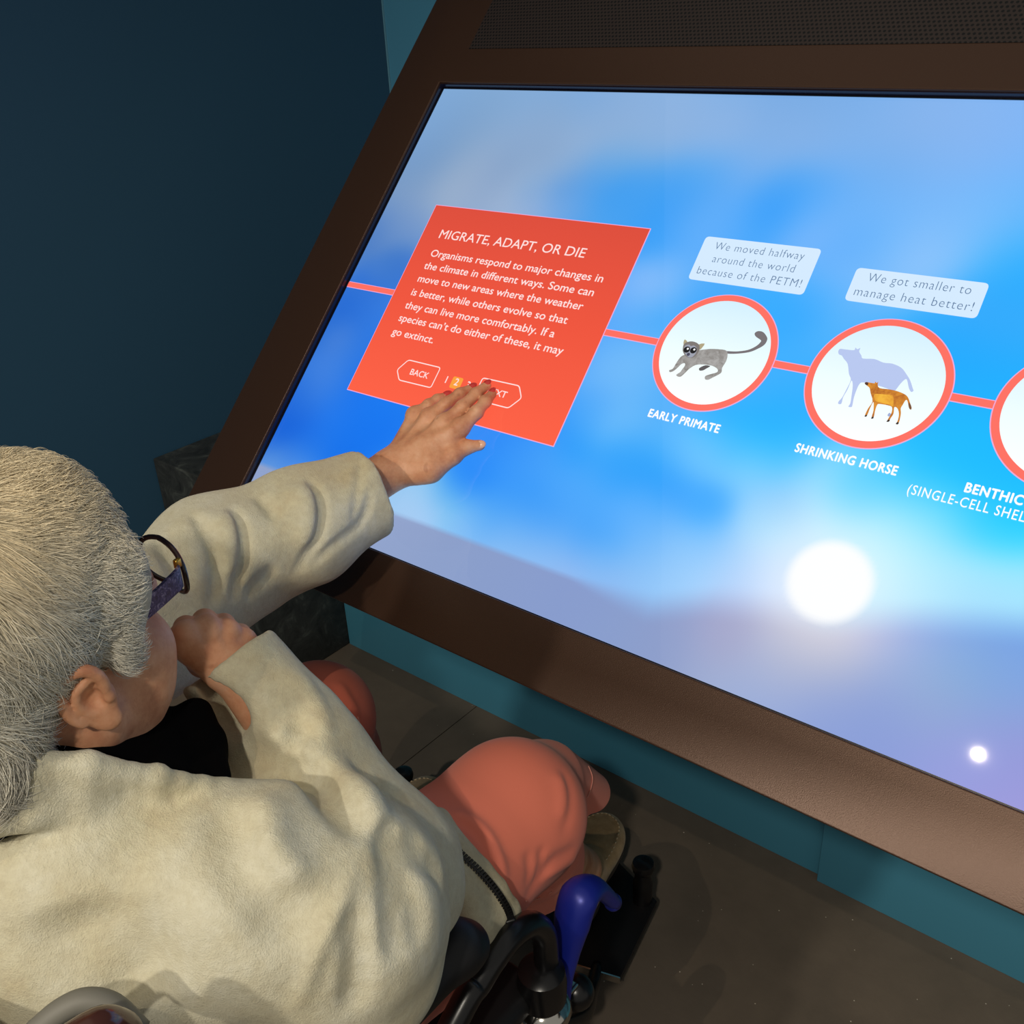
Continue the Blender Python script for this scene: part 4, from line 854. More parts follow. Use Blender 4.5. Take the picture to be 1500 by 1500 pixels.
# gathers and creases of the cloth
for w_, a_, p_ in (
 (.013,-.017,[(0.5614, -0.4307, 0.9031),(0.6242, -0.4235, 0.9235),(0.6496, -0.4154, 0.9168),(0.7064, -0.4309, 0.9344),(0.7360, -0.4384, 0.9301),(0.7598, -0.4517, 0.9236)]),
 (.014,.011,[(0.5694, -0.4268, 0.9107),(0.6331, -0.4151, 0.9244),(0.6688, -0.3968, 0.9058),(0.7235, -0.4137, 0.9251),(0.7487, -0.4242, 0.9213),(0.7657, -0.4453, 0.9191)]),
 (.006,.003,[(0.7636, -0.4556, 0.9216),(0.7684, -0.4707, 0.9160),(0.7741, -0.4867, 0.9074),(0.7770, -0.5025, 0.8996),(0.7773, -0.5234, 0.8777),(0.7684, -0.5395, 0.8357)]),
 (.018,-.013,[(0.6625, -0.4920, 0.9549),(0.6971, -0.5090, 0.9560),(0.7181, -0.5233, 0.9497),(0.7413, -0.5245, 0.9375),(0.7576, -0.5215, 0.9172),(0.7765, -0.5119, 0.8949)]),
 (.018,.008,[(0.6685, -0.4815, 0.9531),(0.7081, -0.5002, 0.9555),(0.7297, -0.5116, 0.9471),(0.7493, -0.5114, 0.9339),(0.7639, -0.5053, 0.9141)]),
 (.035,-.010,[(0.6408, -0.6123, 0.9423),(0.6590, -0.6202, 0.9146),(0.6811, -0.6125, 0.8911),(0.6971, -0.6077, 0.8582)]),
 (.009,-.010,[(0.7761, -0.4758, 0.9074),(0.7910, -0.4866, 0.8880),(0.7968, -0.5005, 0.8515),(0.7931, -0.5068, 0.8202)]),
 (.011,-.012,[(0.7431, -0.4189, 0.9210),(0.7780, -0.4348, 0.9051),(0.7991, -0.4558, 0.8846),(0.8080, -0.4725, 0.8491)]),
 (.010,-.009,[(0.7666, -0.4252, 0.9135),(0.7914, -0.4335, 0.8895),(0.8047, -0.4410, 0.8679),(0.8103, -0.4526, 0.8457)]),
 (.010,-.007,[(0.7049, -0.4010, 0.9182),(0.6961, -0.3653, 0.8811),(0.6991, -0.3406, 0.8527)]),
 (.009,-.006,[(0.7437, -0.4174, 0.9201),(0.7663, -0.4149, 0.9092),(0.7663, -0.3902, 0.8835)]),
 (.009,-.006,[(0.7582, -0.4265, 0.9187),(0.7741, -0.4233, 0.9058),(0.7788, -0.3988, 0.8753),(0.7805, -0.3894, 0.8466)]),
 (.010,.004,[(0.5904, -0.3861, 0.9749),(0.6034, -0.3689, 0.9567),(0.6223, -0.3708, 0.9402),(0.6420, -0.3844, 0.9301),(0.6524, -0.4016, 0.9188)]),
 (.009,-.007,[(0.6317, -0.4169, 0.9242),(0.6305, -0.4014, 0.9338),(0.6275, -0.3842, 0.9387)]),
 (.011,-.008,[(0.5300, -0.4081, 0.9243),(0.5551, -0.4214, 0.9209),(0.5746, -0.4250, 0.9137)]),
 (.0065,-.008,[(0.2729, -0.1991, 0.9709),(0.3046, -0.2086, 0.9553),(0.3226, -0.2243, 0.9318),(0.3368, -0.2467, 0.9083),(0.3468, -0.2689, 0.8886)]),
 (.012,.005,[(0.2744, -0.2166, 0.9715),(0.3029, -0.2245, 0.9565),(0.3192, -0.2381, 0.9364),(0.3353, -0.2604, 0.9146)]),
 (.0065,-.008,[(0.2507, -0.2387, 0.9723),(0.2946, -0.2489, 0.9604),(0.3209, -0.2594, 0.9354),(0.3430, -0.2816, 0.9156),(0.3582, -0.3056, 0.9097)]),
 (.007,-.008,[(0.2979, -0.1030, 0.9752),(0.3293, -0.1095, 0.9556),(0.3439, -0.1266, 0.9308),(0.3468, -0.1490, 0.9041),(0.3353, -0.1721, 0.8770)]),
 (.014,.006,[(0.2951, -0.1182, 0.9740),(0.3266, -0.1267, 0.9556),(0.3388, -0.1388, 0.9346),(0.3406, -0.1617, 0.9053)]),
 (.006,-.005,[(0.3438, -0.0440, 0.9574),(0.3551, -0.0549, 0.9334),(0.3550, -0.0746, 0.9110),(0.3555, -0.1222, 0.9010),(0.3410, -0.1574, 0.8784)]),
 (.009,-.006,[(0.2568, -0.2899, 0.9628),(0.2809, -0.2869, 0.9602),(0.3224, -0.2998, 0.9493),(0.3492, -0.3223, 0.9319)]),
 (.009,-.005,[(0.3412, -0.2483, 0.8849),(0.3361, -0.2170, 0.8931),(0.3351, -0.1867, 0.8985)]),
 (.007,-.005,[(0.2763, -0.1622, 0.9674),(0.3039, -0.1653, 0.9581),(0.3185, -0.1721, 0.9470)]),
 (.005,-.003,[(0.3145, -0.0217, 0.9755),(0.3414, -0.0560, 0.9559),(0.3517, -0.0739, 0.9328),(0.3551, -0.0885, 0.9115)]),
 ):
    jk.fold(p_, w_, a_ * 2.1)
jk.disp(lambda P: 0.0022 * np.sin(P[:, 0] * 47 + 2.1 * np.sin(P[:, 2] * 31)) * np.sin(P[:, 1] * 41 + 1.7 * np.sin(P[:, 0] * 37)))
m_fl = mat('beige_fleece', srgb(186, 174, 140), 0.95, spec=0.15, Sheen_Weight=0.35, Sheen_Roughness=0.5)
t = noise(m_fl, 9, 4, 0.6); r = ramp(m_fl, t.outputs[0], [(0.3, srgb(192, 178, 144)), (0.5, srgb(198, 191, 164)), (0.7, srgb(206, 203, 184))])
t2 = noise(m_fl, 130, 3, 0.7)
n_, l_, b_ = nodes(m_fl)
mm = n_.new('ShaderNodeMixRGB'); mm.blend_type = 'OVERLAY'; mm.inputs[0].default_value = 0.25
l_.new(r.outputs[0], mm.inputs[1]); l_.new(t2.outputs[0], mm.inputs[2]); link_color(m_fl, mm.outputs[0])
b_.inputs['Sheen Tint'].default_value = srgb(230, 222, 196)
t3 = noise(m_fl, 700, 3, 0.7); bump(m_fl, t3.outputs[0], 0.6, 0.002); bump(m_fl, t2.outputs[0], 0.25, 0.004)
jacket = jk.build('fleece_jacket', 0.0035, m_fl, person)
tag(jacket, 'pale beige fleece jacket with loose folded sleeves')

# black collar of the inner garment
m_blk = mat('black_cloth', srgb(5, 5, 6), 0.95, spec=0.04)
co = Form()
co.chain([C7 + (0.0, 0.03, -0.03), C7 + (0.0, 0.045, 0.02)], [0.088, 0.078], 0.02)
INN = [np.array(q) for q in ((0.5210, -0.6198, 1.0024), (0.5353, -0.5814, 0.9971), (0.5461, -0.5445, 0.9905), (0.5470, -0.5121, 0.9800), (0.5457, -0.4801, 0.9652), (0.5462, -0.4423, 0.9449))]
for i in range(5):
    for t_ in (0.0, 0.33, 0.67, 1.0):
        a = RIM[i] * (1 - t_) + RIM[i + 1] * t_; b = INN[i] * (1 - t_) + INN[i + 1] * t_
        a = a + unit(b - a) * 0.008 - np.array([0, 0, 0.006])
        co.cone(a, (a + b) / 2 - np.array([0, 0, 0.012]), 0.006, 0.010, 0.012); co.cone((a + b) / 2 - np.array([0, 0, 0.012]), b, 0.010, 0.008, 0.012)
co.chain([np.array(q) for q in ((0.5462, -0.4423, 0.9449), (0.5789, -0.4547, 0.9401), (0.6251, -0.4736, 0.9418))], [.012, .012, .006], 0.015)
col = co.build('black_collar', 0.0025, m_blk, person); tag(col, 'black inner collar around the neck')

# ------------------------------------------------------------------ coral trousers
m_tr = mat('coral_cotton', srgb(244, 134, 110), 0.8, spec=0.2, Sheen_Weight=0.15)
t = noise(m_tr, 900, 2); bump(m_tr, t.outputs[0], 0.2, 0.0006)
HMR = np.array((0.4950, 0.0493, 0.3269)); HML = np.array((0.1860, -0.0344, 0.3596))
tr = Form()
tr.ell(PEL + (0, 0.02, -0.01), (0.19, 0.13, 0.12))
tr.chain([HPR, (HPR + KNR) / 2, KNR], [0.105, 0.100, 0.088], 0.06); tr.chain([KNR, (KNR + HMR) / 2, HMR], [0.086, 0.084, 0.090], 0.03)
tr.chain([HPL, (HPL + KNL) / 2, KNL], [0.105, 0.092, 0.074], 0.06); tr.chain([KNL, (KNL + HML) / 2, HML], [0.074, 0.070, 0.076], 0.03)
tr.cone((0.5841, -0.0052, 0.5685), (0.5780, 0.1027, 0.4594), 0.050, 0.030, 0.03)
for kn, hm in ((KNR, HMR), (KNL, HML)):
    a = unit(hm - kn); tr.cone(hm + a * 0.135, hm + a * 0.3, 0.135, 0.135, 0.005, 's'); tr.cone(hm - a * 0.04, hm + a * 0.2, 0.078, 0.084, 0.006, 's')

for w_, a_, p_ in (
 (.009,-.0025,[(0.6382, -0.0476, 0.6523),(0.6605, -0.0573, 0.6399),(0.6748, -0.0730, 0.6283),(0.6831, -0.0930, 0.6162),(0.6875, -0.1118, 0.6026)]),
 (.010,.0035,[(0.6401, -0.0638, 0.6586),(0.6579, -0.0688, 0.6471),(0.6718, -0.0839, 0.6351),(0.6802, -0.1038, 0.6231)]),
 (.008,.006,[(0.6035, -0.2194, 0.6888),(0.6220, -0.2043, 0.6816),(0.6457, -0.1979, 0.6701),(0.6680, -0.2023, 0.6535),(0.6844, -0.2095, 0.6339),(0.6920, -0.2163, 0.6209)]),
 (.008,-.005,[(0.6168, -0.2282, 0.6895),(0.6302, -0.2136, 0.6817),(0.6496, -0.2127, 0.6723),(0.6683, -0.2173, 0.6592),(0.6853, -0.2242, 0.6401)]),
 (.008,-.006,[(0.6924, -0.1914, 0.5835),(0.6889, -0.1567, 0.5838),(0.6894, -0.1229, 0.5878),(0.6885, -0.0768, 0.5672)]),
 (.008,-.004,[(0.6765, -0.1611, 0.6304),(0.6872, -0.1686, 0.6062),(0.6909, -0.1817, 0.5899)]),
 (.007,-.004,[(0.6801, -0.1394, 0.6209),(0.6870, -0.1469, 0.6002),(0.6893, -0.1621, 0.5877)]),
 (.006,.004,[(0.6885, -0.1487, 0.5775),(0.6891, -0.1138, 0.5663),(0.6831, -0.0725, 0.5477)]),
 (.008,-.006,[(0.3008, -0.1198, 0.6705),(0.3306, -0.1250, 0.6527),(0.3520, -0.1304, 0.6257)]),
 (.008,.005,[(0.2999, -0.1071, 0.6680),(0.3293, -0.1118, 0.6494),(0.3468, -0.1121, 0.6227)]),
 ):
    tr.fold(p_, w_, a_)
trousers = tr.build('trousers', 0.0035, m_tr, person); tag(trousers, 'coral cropped trousers with stitched hems')

# ------------------------------------------------------------------ hair
hr = Form()
hr.ell(HD(0, -0.024, 0.053), (0.090, 0.108, 0.093), HM)
hr.ell(HD(0, 0.034, 0.082), (0.072, 0.058, 0.060), HM, 0.03)
hr.ell(HD(0, -0.07, -0.02), (0.078, 0.050, 0.060), HM, 0.03)
for sx in (-1, 1):
    hr.ell(HD(sx * 0.068, 0.045, 0.048), (0.022, 0.034, 0.038), HM, 0.02)
    hr.ell(HD(sx * 0.076, 0.032, 0.012), (0.009, 0.018, 0.022), HM, 0.012)
    hr.ell(HD(sx * 0.088, -0.004, -0.014), (0.030, 0.021, 0.034), HM, 0.008, 's')
hr.ell(HD(0, 0.120, 0.0), (0.17, 0.078, 0.112), HM, 0.01, 's')
m_hair = mat('grey_hair', srgb(190, 180, 158), 0.7, spec=0.3)
t = noise(m_hair, 40, 5, 0.7); r = ramp(m_hair, t.outputs[0], [(0.35, srgb(150, 142, 126)), (0.6, srgb(205, 196, 172))]); link_color(m_hair, r.outputs[0])
bump(m_hair, t.outputs[0], 0.6, 0.004)
hair = hr.build('hair', 0.0030, m_hair, person); tag(hair, 'short swept grey white hair')
# loose front panel of the jacket hanging over the thigh, with its zip
fp = Form()
LFT = [(0.6204, -0.2419, 0.7005), (0.6501, -0.2618, 0.6955), (0.6763, -0.2755, 0.6797), (0.6939, -0.2792, 0.6601), (0.7054, -0.2784, 0.6372), (0.7121, -0.2765, 0.5990)]
RGT = [(0.6353, -0.2495, 0.6988), (0.6597, -0.2517, 0.6879), (0.6799, -0.2459, 0.6700), (0.6952, -0.2390, 0.6456), (0.7035, -0.2307, 0.6147), (0.7033, -0.2254, 0.5883)]
for a, b in zip(LFT, RGT): fp.cone(a, b, 0.011, 0.008, 0.02)
for q in (LFT, RGT): fp.chain(q, 0.009, 0.015, sub=2)
for i in range(5): fp.cone(LFT[i], RGT[i + 1], 0.009, 0.008, 0.02)
fpo = fp.build('jacket_front_panel', 0.003, m_fl, person); tag(fpo, 'open front edge of the fleece jacket over the coral thigh')
m_zip = mat('black_zip', srgb(12, 12, 13), 0.4)
zp, _ = catmull(np.array(RGT, float), np.zeros(6), 7)
tocam = unit(CAM - zp[16])
for i in range(len(zp)):            # seat the zip on the edge of the panel
    d = unit(zp[i] - CAM); t_ = np.linalg.norm(zp[i] - CAM) - 0.06
    for _ in range(60):
        dd_ = float(fp((CAM + d * t_)[None])[0])
        if dd_ < 0.0005: break
        t_ += max(dd_ * 0.7, 0.0004)
    zp[i] = CAM + d * t_
zp[1:-1] = (zp[:-2] + zp[1:-1] + zp[2:]) / 3
zo = MB()
zo.tube(zp + tocam * 0.001, 0.0016, 8)
for i in range(0, len(zp) - 1):
    d = unit(zp[i + 1] - zp[i]); sde = unit(np.cross(d, tocam))
    c = zp[i] + tocam * 0.001
    zo.box((-0.0011, -0.0052, -0.0014), (0.0011, 0.0030, 0.0022), 0, np.array([d, sde, np.cross(d, sde)]), c)
zo.box((-0.006, -0.006, -0.003), (0.010, 0.006, 0.003), 0.002, np.array([d, sde, np.cross(d, sde)]), zp[-1] + tocam * 0.003)
zo.build('zipper', m_zip, person, angle=40)

# stitched hems of the trousers
m_st = mat('pale_stitch', srgb(240, 170, 150), 0.8)
for q in ([(0.6038, 0.0638, 0.5502), (0.6155, 0.0567, 0.5422), (0.6237, 0.0417, 0.5385), (0.6306, 0.0224, 0.5400)], [(0.6907, -0.1836, 0.5751), (0.6151, -0.0678, 0.4219), (0.6259, -0.0546, 0.4301)], [(0.3446, -0.1118, 0.6273), (0.3506, -0.1146, 0.6132), (0.3555, -0.1226, 0.5997)]):
    qq = np.array(q); qq = qq + 0.0022 * (CAM - qq) / np.linalg.norm(CAM - qq, axis=1)[:, None]
    MB().tube(qq, 0.0008, 6, sub=6).build('hem_stitch', m_st, trousers, True)

# ------------------------------------------------------------------ shoes
m_sh = mat('tan_suede', srgb(150, 122, 86), 0.9, spec=0.15, Sheen_Weight=0.2)
t = noise(m_sh, 60, 4); r = ramp(m_sh, t.outputs[0], [(0.3, srgb(162, 132, 92)), (0.7, srgb(188, 158, 116))]); link_color(m_sh, r.outputs[0]); bump(m_sh, t.outputs[0], 0.2, 0.001)
m_sole = mat('shoe_sole', srgb(60, 48, 38), 0.8); m_thr = mat('shoe_thread', srgb(205, 185, 150), 0.8)
def shoe(heel, toe, side):
    heel, toe = np.array(heel, float), np.array(toe, float)
    d = toe - heel; d[2] = 0; L_ = np.linalg.norm(d); d /= L_; sdv = np.cross((0, 0, 1.0), d); M3 = np.array([d, sdv, (0, 0, 1.0)])
    def p(a, b, z): return np.array([heel[0], heel[1], 0.08]) + d * a * L_ + sdv * b + np.array([0, 0, z])
    f = Form()
    f.ell(p(0.08, 0, 0.030), (0.042, 0.033, 0.036), M3, 0.02); f.ell(p(0.42, 0.0, 0.030), (0.075, 0.037, 0.034), M3, 0.03)
    f.ell(p(0.80, 0, 0.026), (0.066, 0.047, 0.030), M3, 0.03); f.ell(p(0.22, 0, 0.052), (0.05, 0.033, 0.030), M3, 0.02)
    f.cone(p(0.17, 0, 0.082), p(0.13, 0, 0.14), 0.031, 0.036, 0.008, 's')
    U_ = [p(0.46, 0.030, 0.062), p(0.70, 0.036, 0.052), p(0.93, 0.030, 0.046), p(1.04, 0.0, 0.043), p(0.93, -0.030, 0.046), p(0.70, -0.036, 0.052), p(0.46, -0.030, 0.062)]
    f.fold(U_, 0.004, 0.0035); f.fold([p(0.56, 0.03, 0.06), p(0.57, 0, 0.066), p(0.56, -0.03, 0.06)], 0.004, -0.004)
    f.plane_cut(p(0, 0, 0.004), (0, 0, -1))
    o = f.build('shoe', 0.0022, m_sh, person); tag(o, 'tan stitched moccasin')
    sl = Form(); sl.ell(p(0.10, 0, 0.007), (0.040, 0.032, 0.007), M3, 0.01); sl.ell(p(0.45, 0, 0.007), (0.09, 0.032, 0.007), M3, 0.02); sl.ell(p(0.80, 0, 0.007), (0.064, 0.046, 0.007), M3, 0.02)
    sl.build('sole', 0.0022, m_sole, o)
    up, _ = catmull(np.array(U_), np.zeros(7), 9)
    mb = MB()
    for i in range(1, len(up) - 1, 2):
        t_ = unit(up[i + 1] - up[i - 1])
        # seat each stitch on the leather
        q = up[i].copy(); q[2] += 0.02
        for _ in range(40):
            dd_ = float(f(q[None])[0])
            if dd_ < 0.0008: break
            q[2] -= max(dd_ * 0.6, 0.0004)
        mb.ball(q, (0.0016, 0.0016, 0.0016), 8, 5); mb.tube([q - t_ * 0.0028, q + t_ * 0.0028], 0.0010, 6)
    mb.build('stitching', m_thr, o, True)
shoe((0.4986, 0.1662, 0.0800), (0.4335, 0.3531, 0.0800), 1)
shoe((0.1549, 0.0673, 0.0800), (0.1001, 0.2231, 0.0800), -1)

# ------------------------------------------------------------------ glasses
m_tort = mat('dark_brown_frame', srgb(42, 24, 20), 0.25, spec=0.6)
m_purp = mat('marbled_purple_frame', srgb(70, 62, 96), 0.22, spec=0.6)
t = noise(m_purp, 160, 4, 0.6, dist=2.0); r = ramp(m_purp, t.outputs[0], [(0.35, srgb(34, 32, 58)), (0.55, srgb(74, 66, 104)), (0.7, srgb(150, 136, 156))]); link_color(m_purp, r.outputs[0])
m_lens = mat('spectacle_lens', (1, 1, 1, 1), 0.0, Transmission_Weight=1.0, IOR=1.02)
m_gold = mat('gold_hinge', srgb(212, 160, 70), 0.25, metal=0.9)
def lens_loop(sx, sc=1.0, n=40):
    out = []
    for k in range(n):
        a = 2 * math.pi * k / n; c, s_ = math.cos(a), math.sin(a)
        ex = 0.0285 * sc * abs(c) ** 0.75 * (1 if c > 0 else -1); ez = 0.0215 * sc * abs(s_) ** 0.75 * (1 if s_ > 0 else -1)
        x = 0.0365 + ex
        out.append(HD(sx * x, 0.125 - 2.6 * (x - 0.0365) ** 2 - 0.32 * max(x - 0.03, 0), 0.016 + ez))
    return out
gl = MB()
for sx in (-1, 1):
    q = lens_loop(sx); gl.tube(q + q[:2], 0.0023, 8, caps=False)
gl.tube([HD(-0.009, 0.123, 0.022), HD(0, 0.127, 0.026), HD(0.009, 0.123, 0.022)], 0.0024, 8, sub=4)
gframe = gl.build('glasses', m_tort, person, True); tag(gframe, 'dark rimmed spectacles with marbled purple arms')
for sx in (-1, 1):
    q = lens_loop(sx, 0.97); n = len(q); c = np.mean(q, 0) + 0.0015 * HM[1]
    obj('lens', q + [c], [(i, (i + 1) % n, n) for i in range(n)], m_lens, gframe, True)
    pts = [HD(sx * 0.0665, 0.104, 0.026), HD(sx * 0.073, 0.097, 0.027), HD(sx * 0.079, 0.06, 0.028), HD(sx * 0.0815, 0.035, 0.029)]
    hgt = np.array([0.0095, 0.0095, 0.0085, 0.007])
    P_, R2 = catmull(np.array(pts), hgt, 5)
    tm = MB()
    V_ = []; F_ = []
    for i, (p_, h_) in enumerate(zip(P_, R2)):
        o_ = HM[0] * sx * 0.0013
        V_ += [p_ - o_ - HM[2] * h_, p_ + o_ - HM[2] * h_, p_ + o_ + HM[2] * h_, p_ - o_ + HM[2] * h_]
    for i in range(len(P_) - 1):
        for j in range(4): F_.append((4 * i + j, 4 * i + (j + 1) % 4, 4 * i + 4 + (j + 1) % 4, 4 * i + 4 + j))
    F_ += [(3, 2, 1, 0), tuple(4 * (len(P_) - 1) + j for j in range(4))]
    tm.add(V_, F_).build('temple_arm', m_purp, gframe, angle=50)
    MB().box((-0.002, -0.003, -0.004), (0.002, 0.003, 0.004), 0.001, HM, HD(sx * 0.068, 0.1035, 0.036)).build('hinge', m_gold, gframe, angle=50)

# ------------------------------------------------------------------ hair strands
def strands(name, src_obj, org, N, length, rad, flow, m, parent, lift, npt=6, keep=None, tint=None, curl=0.0):
    me = src_obj.data
    nv = len(me.vertices); co = np.zeros(nv * 3, np.float32); no = np.zeros(nv * 3, np.float32)
    me.vertices.foreach_get('co', co); me.vertices.foreach_get('normal', no)
    co = co.reshape(-1, 3) + np.array(org); no = no.reshape(-1, 3)
    idx = RNG.integers(0, nv, N * 2)
    if keep is not None: idx = idx[keep(co[idx], no[idx])]
    idx = idx[:N]; N = len(idx)
    p0, n0 = co[idx] + RNG.normal(0, min(0.0012, length * 0.05), (N, 3)), no[idx]
    f = flow(p0, n0); f -= (f * n0).sum(1)[:, None] * n0; f /= np.linalg.norm(f, axis=1)[:, None] + 1e-9
    L_ = length * RNG.uniform(0.55, 1.15, N)
    if length > 0.01: L_ = L_ * (1 - 0.70 * np.clip((((p0 - HC) @ HM.T)[:, 1] + 0.030) / 0.055, 0, 1))
    ph = RNG.uniform(0, 6.28, N); side = np.cross(f, n0)
    T_ = np.linspace(0, 1, npt); P_ = np.zeros((N, npt, 3), np.float32)
    for k, t_ in enumerate(T_):
        arc = L_ * t_
        P_[:, k] = p0 + f * arc[:, None] + n0 * (lift * np.sin(t_ * 2.2) - arc ** 2 / 0.20 - min(0.002, lift * 0.3))[:, None] + side * (curl * np.sin(ph + t_ * 3) * t_)[:, None]
    hc = bpy.data.hair_curves.new(name)
    hc.add_curves([npt] * N)
    hc.position_data.foreach_set('vector', (P_ - np.array(parent['_org'], np.float32)).ravel())
    ra = hc.attributes.get('radius') or hc.attributes.new('radius', 'FLOAT', 'POINT')
    ra.data.foreach_set('value', np.tile((rad * (1 - 0.75 * T_ ** 2)).astype(np.float32), N))
    if tint is not None:
        ta = hc.attributes.new('tint', 'FLOAT_COLOR', 'CURVE')
        ta.data.foreach_set('color', np.c_[tint(p0, n0, N), np.ones(N)].astype(np.float32).ravel())
    o = bpy.data.objects.new(name, hc); COL.objects.link(o); o.parent = parent
    o['_org'] = parent['_org']; hc.materials.append(m)
    return o
m_str = bpy.data.materials.new('hair_strand'); m_str.use_nodes = True
n_, l_, b_ = nodes(m_str)
b_.inputs['Roughness'].default_value = 0.45; b_.inputs['Specular IOR Level'].default_value = 0.4
at = n_.new('ShaderNodeAttribute'); at.attribute_name = 'tint'; l_.new(at.outputs['Color'], b_.inputs['Base Color'])
CR = HD(-0.01, -0.075, 0.135)
def hairline(P, n):
    q = (P - HC) @ HM.T
    return q[:, 1] + 0.012 < 0.048 + 0.030 * np.clip((q[:, 2] - 0.05) / 0.05, 0, 1)
def flow_hair(P, n):
    q = (P - HC) @ HM.T
    away = P - CR
    fwd = HM[1] * 0.5 + HM[0] * 0.25
    f = away / (np.linalg.norm(away, axis=1)[:, None] + 1e-6) + fwd * np.clip(q[:, 1:2] * 8 + 0.4, 0, 1)
    clump = np.stack([np.sin(P @ np.array([120, 80, 60]) + 1), np.sin(P @ np.array([-70, 110, 90]) + 2), np.sin(P @ np.array([60, -90, 120]))], 1)
    return f + 0.34 * clump + RNG.normal(0, 0.12, P.shape)
def tint_hair(P, n, N):
    q = (P - HC) @ HM.T
    base = np.array([0.80, 0.76, 0.64])
    warm = np.array([0.76, 0.62, 0.38]); dark = np.array([0.30, 0.28, 0.25])
    w = np.clip((q[:, 2] - 0.075) / 0.06, 0, 1)[:, None] * 0.75
    d = np.clip((0.035 - q[:, 2]) / 0.06, 0, 1)[:, None] * 0.55
    clump = (0.5 + 0.5 * np.sin(P @ np.array([260, 170, 120]) + 2 * np.sin(P @ np.array([-140, 90, 200]))))[:, None]
    c = base * (1 - w) + warm * w
    c = c * (1 - d * clump) + dark * d * clump
    return np.clip(c * RNG.uniform(0.62, 1.15, (N, 1)), 0, 0.9)
strands('hair_strands', hair, PO, 60000, 0.050, 0.00026, flow_hair, m_str, hair, 0.005, keep=hairline, tint=tint_hair, curl=0.0025)

# ------------------------------------------------------------------ wheelchair
wc = empty('wheelchair', (0.50, -0.40, 0.0), 'black wheelchair with blue lever under the person in beige fleece', 'wheelchair')
m_bk = mat('black_plastic', srgb(16, 16, 18), 0.28, spec=0.5); m_vin = mat('black_vinyl', srgb(18, 18, 20), 0.5, spec=0.4)
m_chr = mat('chrome', srgb(205, 202, 195), 0.12, metal=1.0); m_blue = mat('blue_anodised', srgb(28, 42, 150), 0.35, spec=0.5, metal=0.2)
m_rub = mat('tyre_rubber', srgb(26, 26, 27), 0.7); m_grip = mat('brown_grip', srgb(72, 40, 32), 0.15, spec=0.7); m_sleeve = mat('grey_sleeve', srgb(112, 110, 102), 0.6)
XR, XL = 0.742, 0.258
ATP = [(-0.62, 0.30), (-0.50, 0.45)] + [tuple(q[1:]) for q in ((0.7270, -0.3426, 0.5787), (0.7270, -0.3074, 0.5950), (0.7270, -0.2802, 0.6067), (0.7270, -0.2507, 0.6107), (0.7270, -0.2210, 0.5989), (0.7270, -0.1996, 0.5653), (0.7270, -0.1953, 0.5231), (0.7270, -0.1961, 0.4776))]
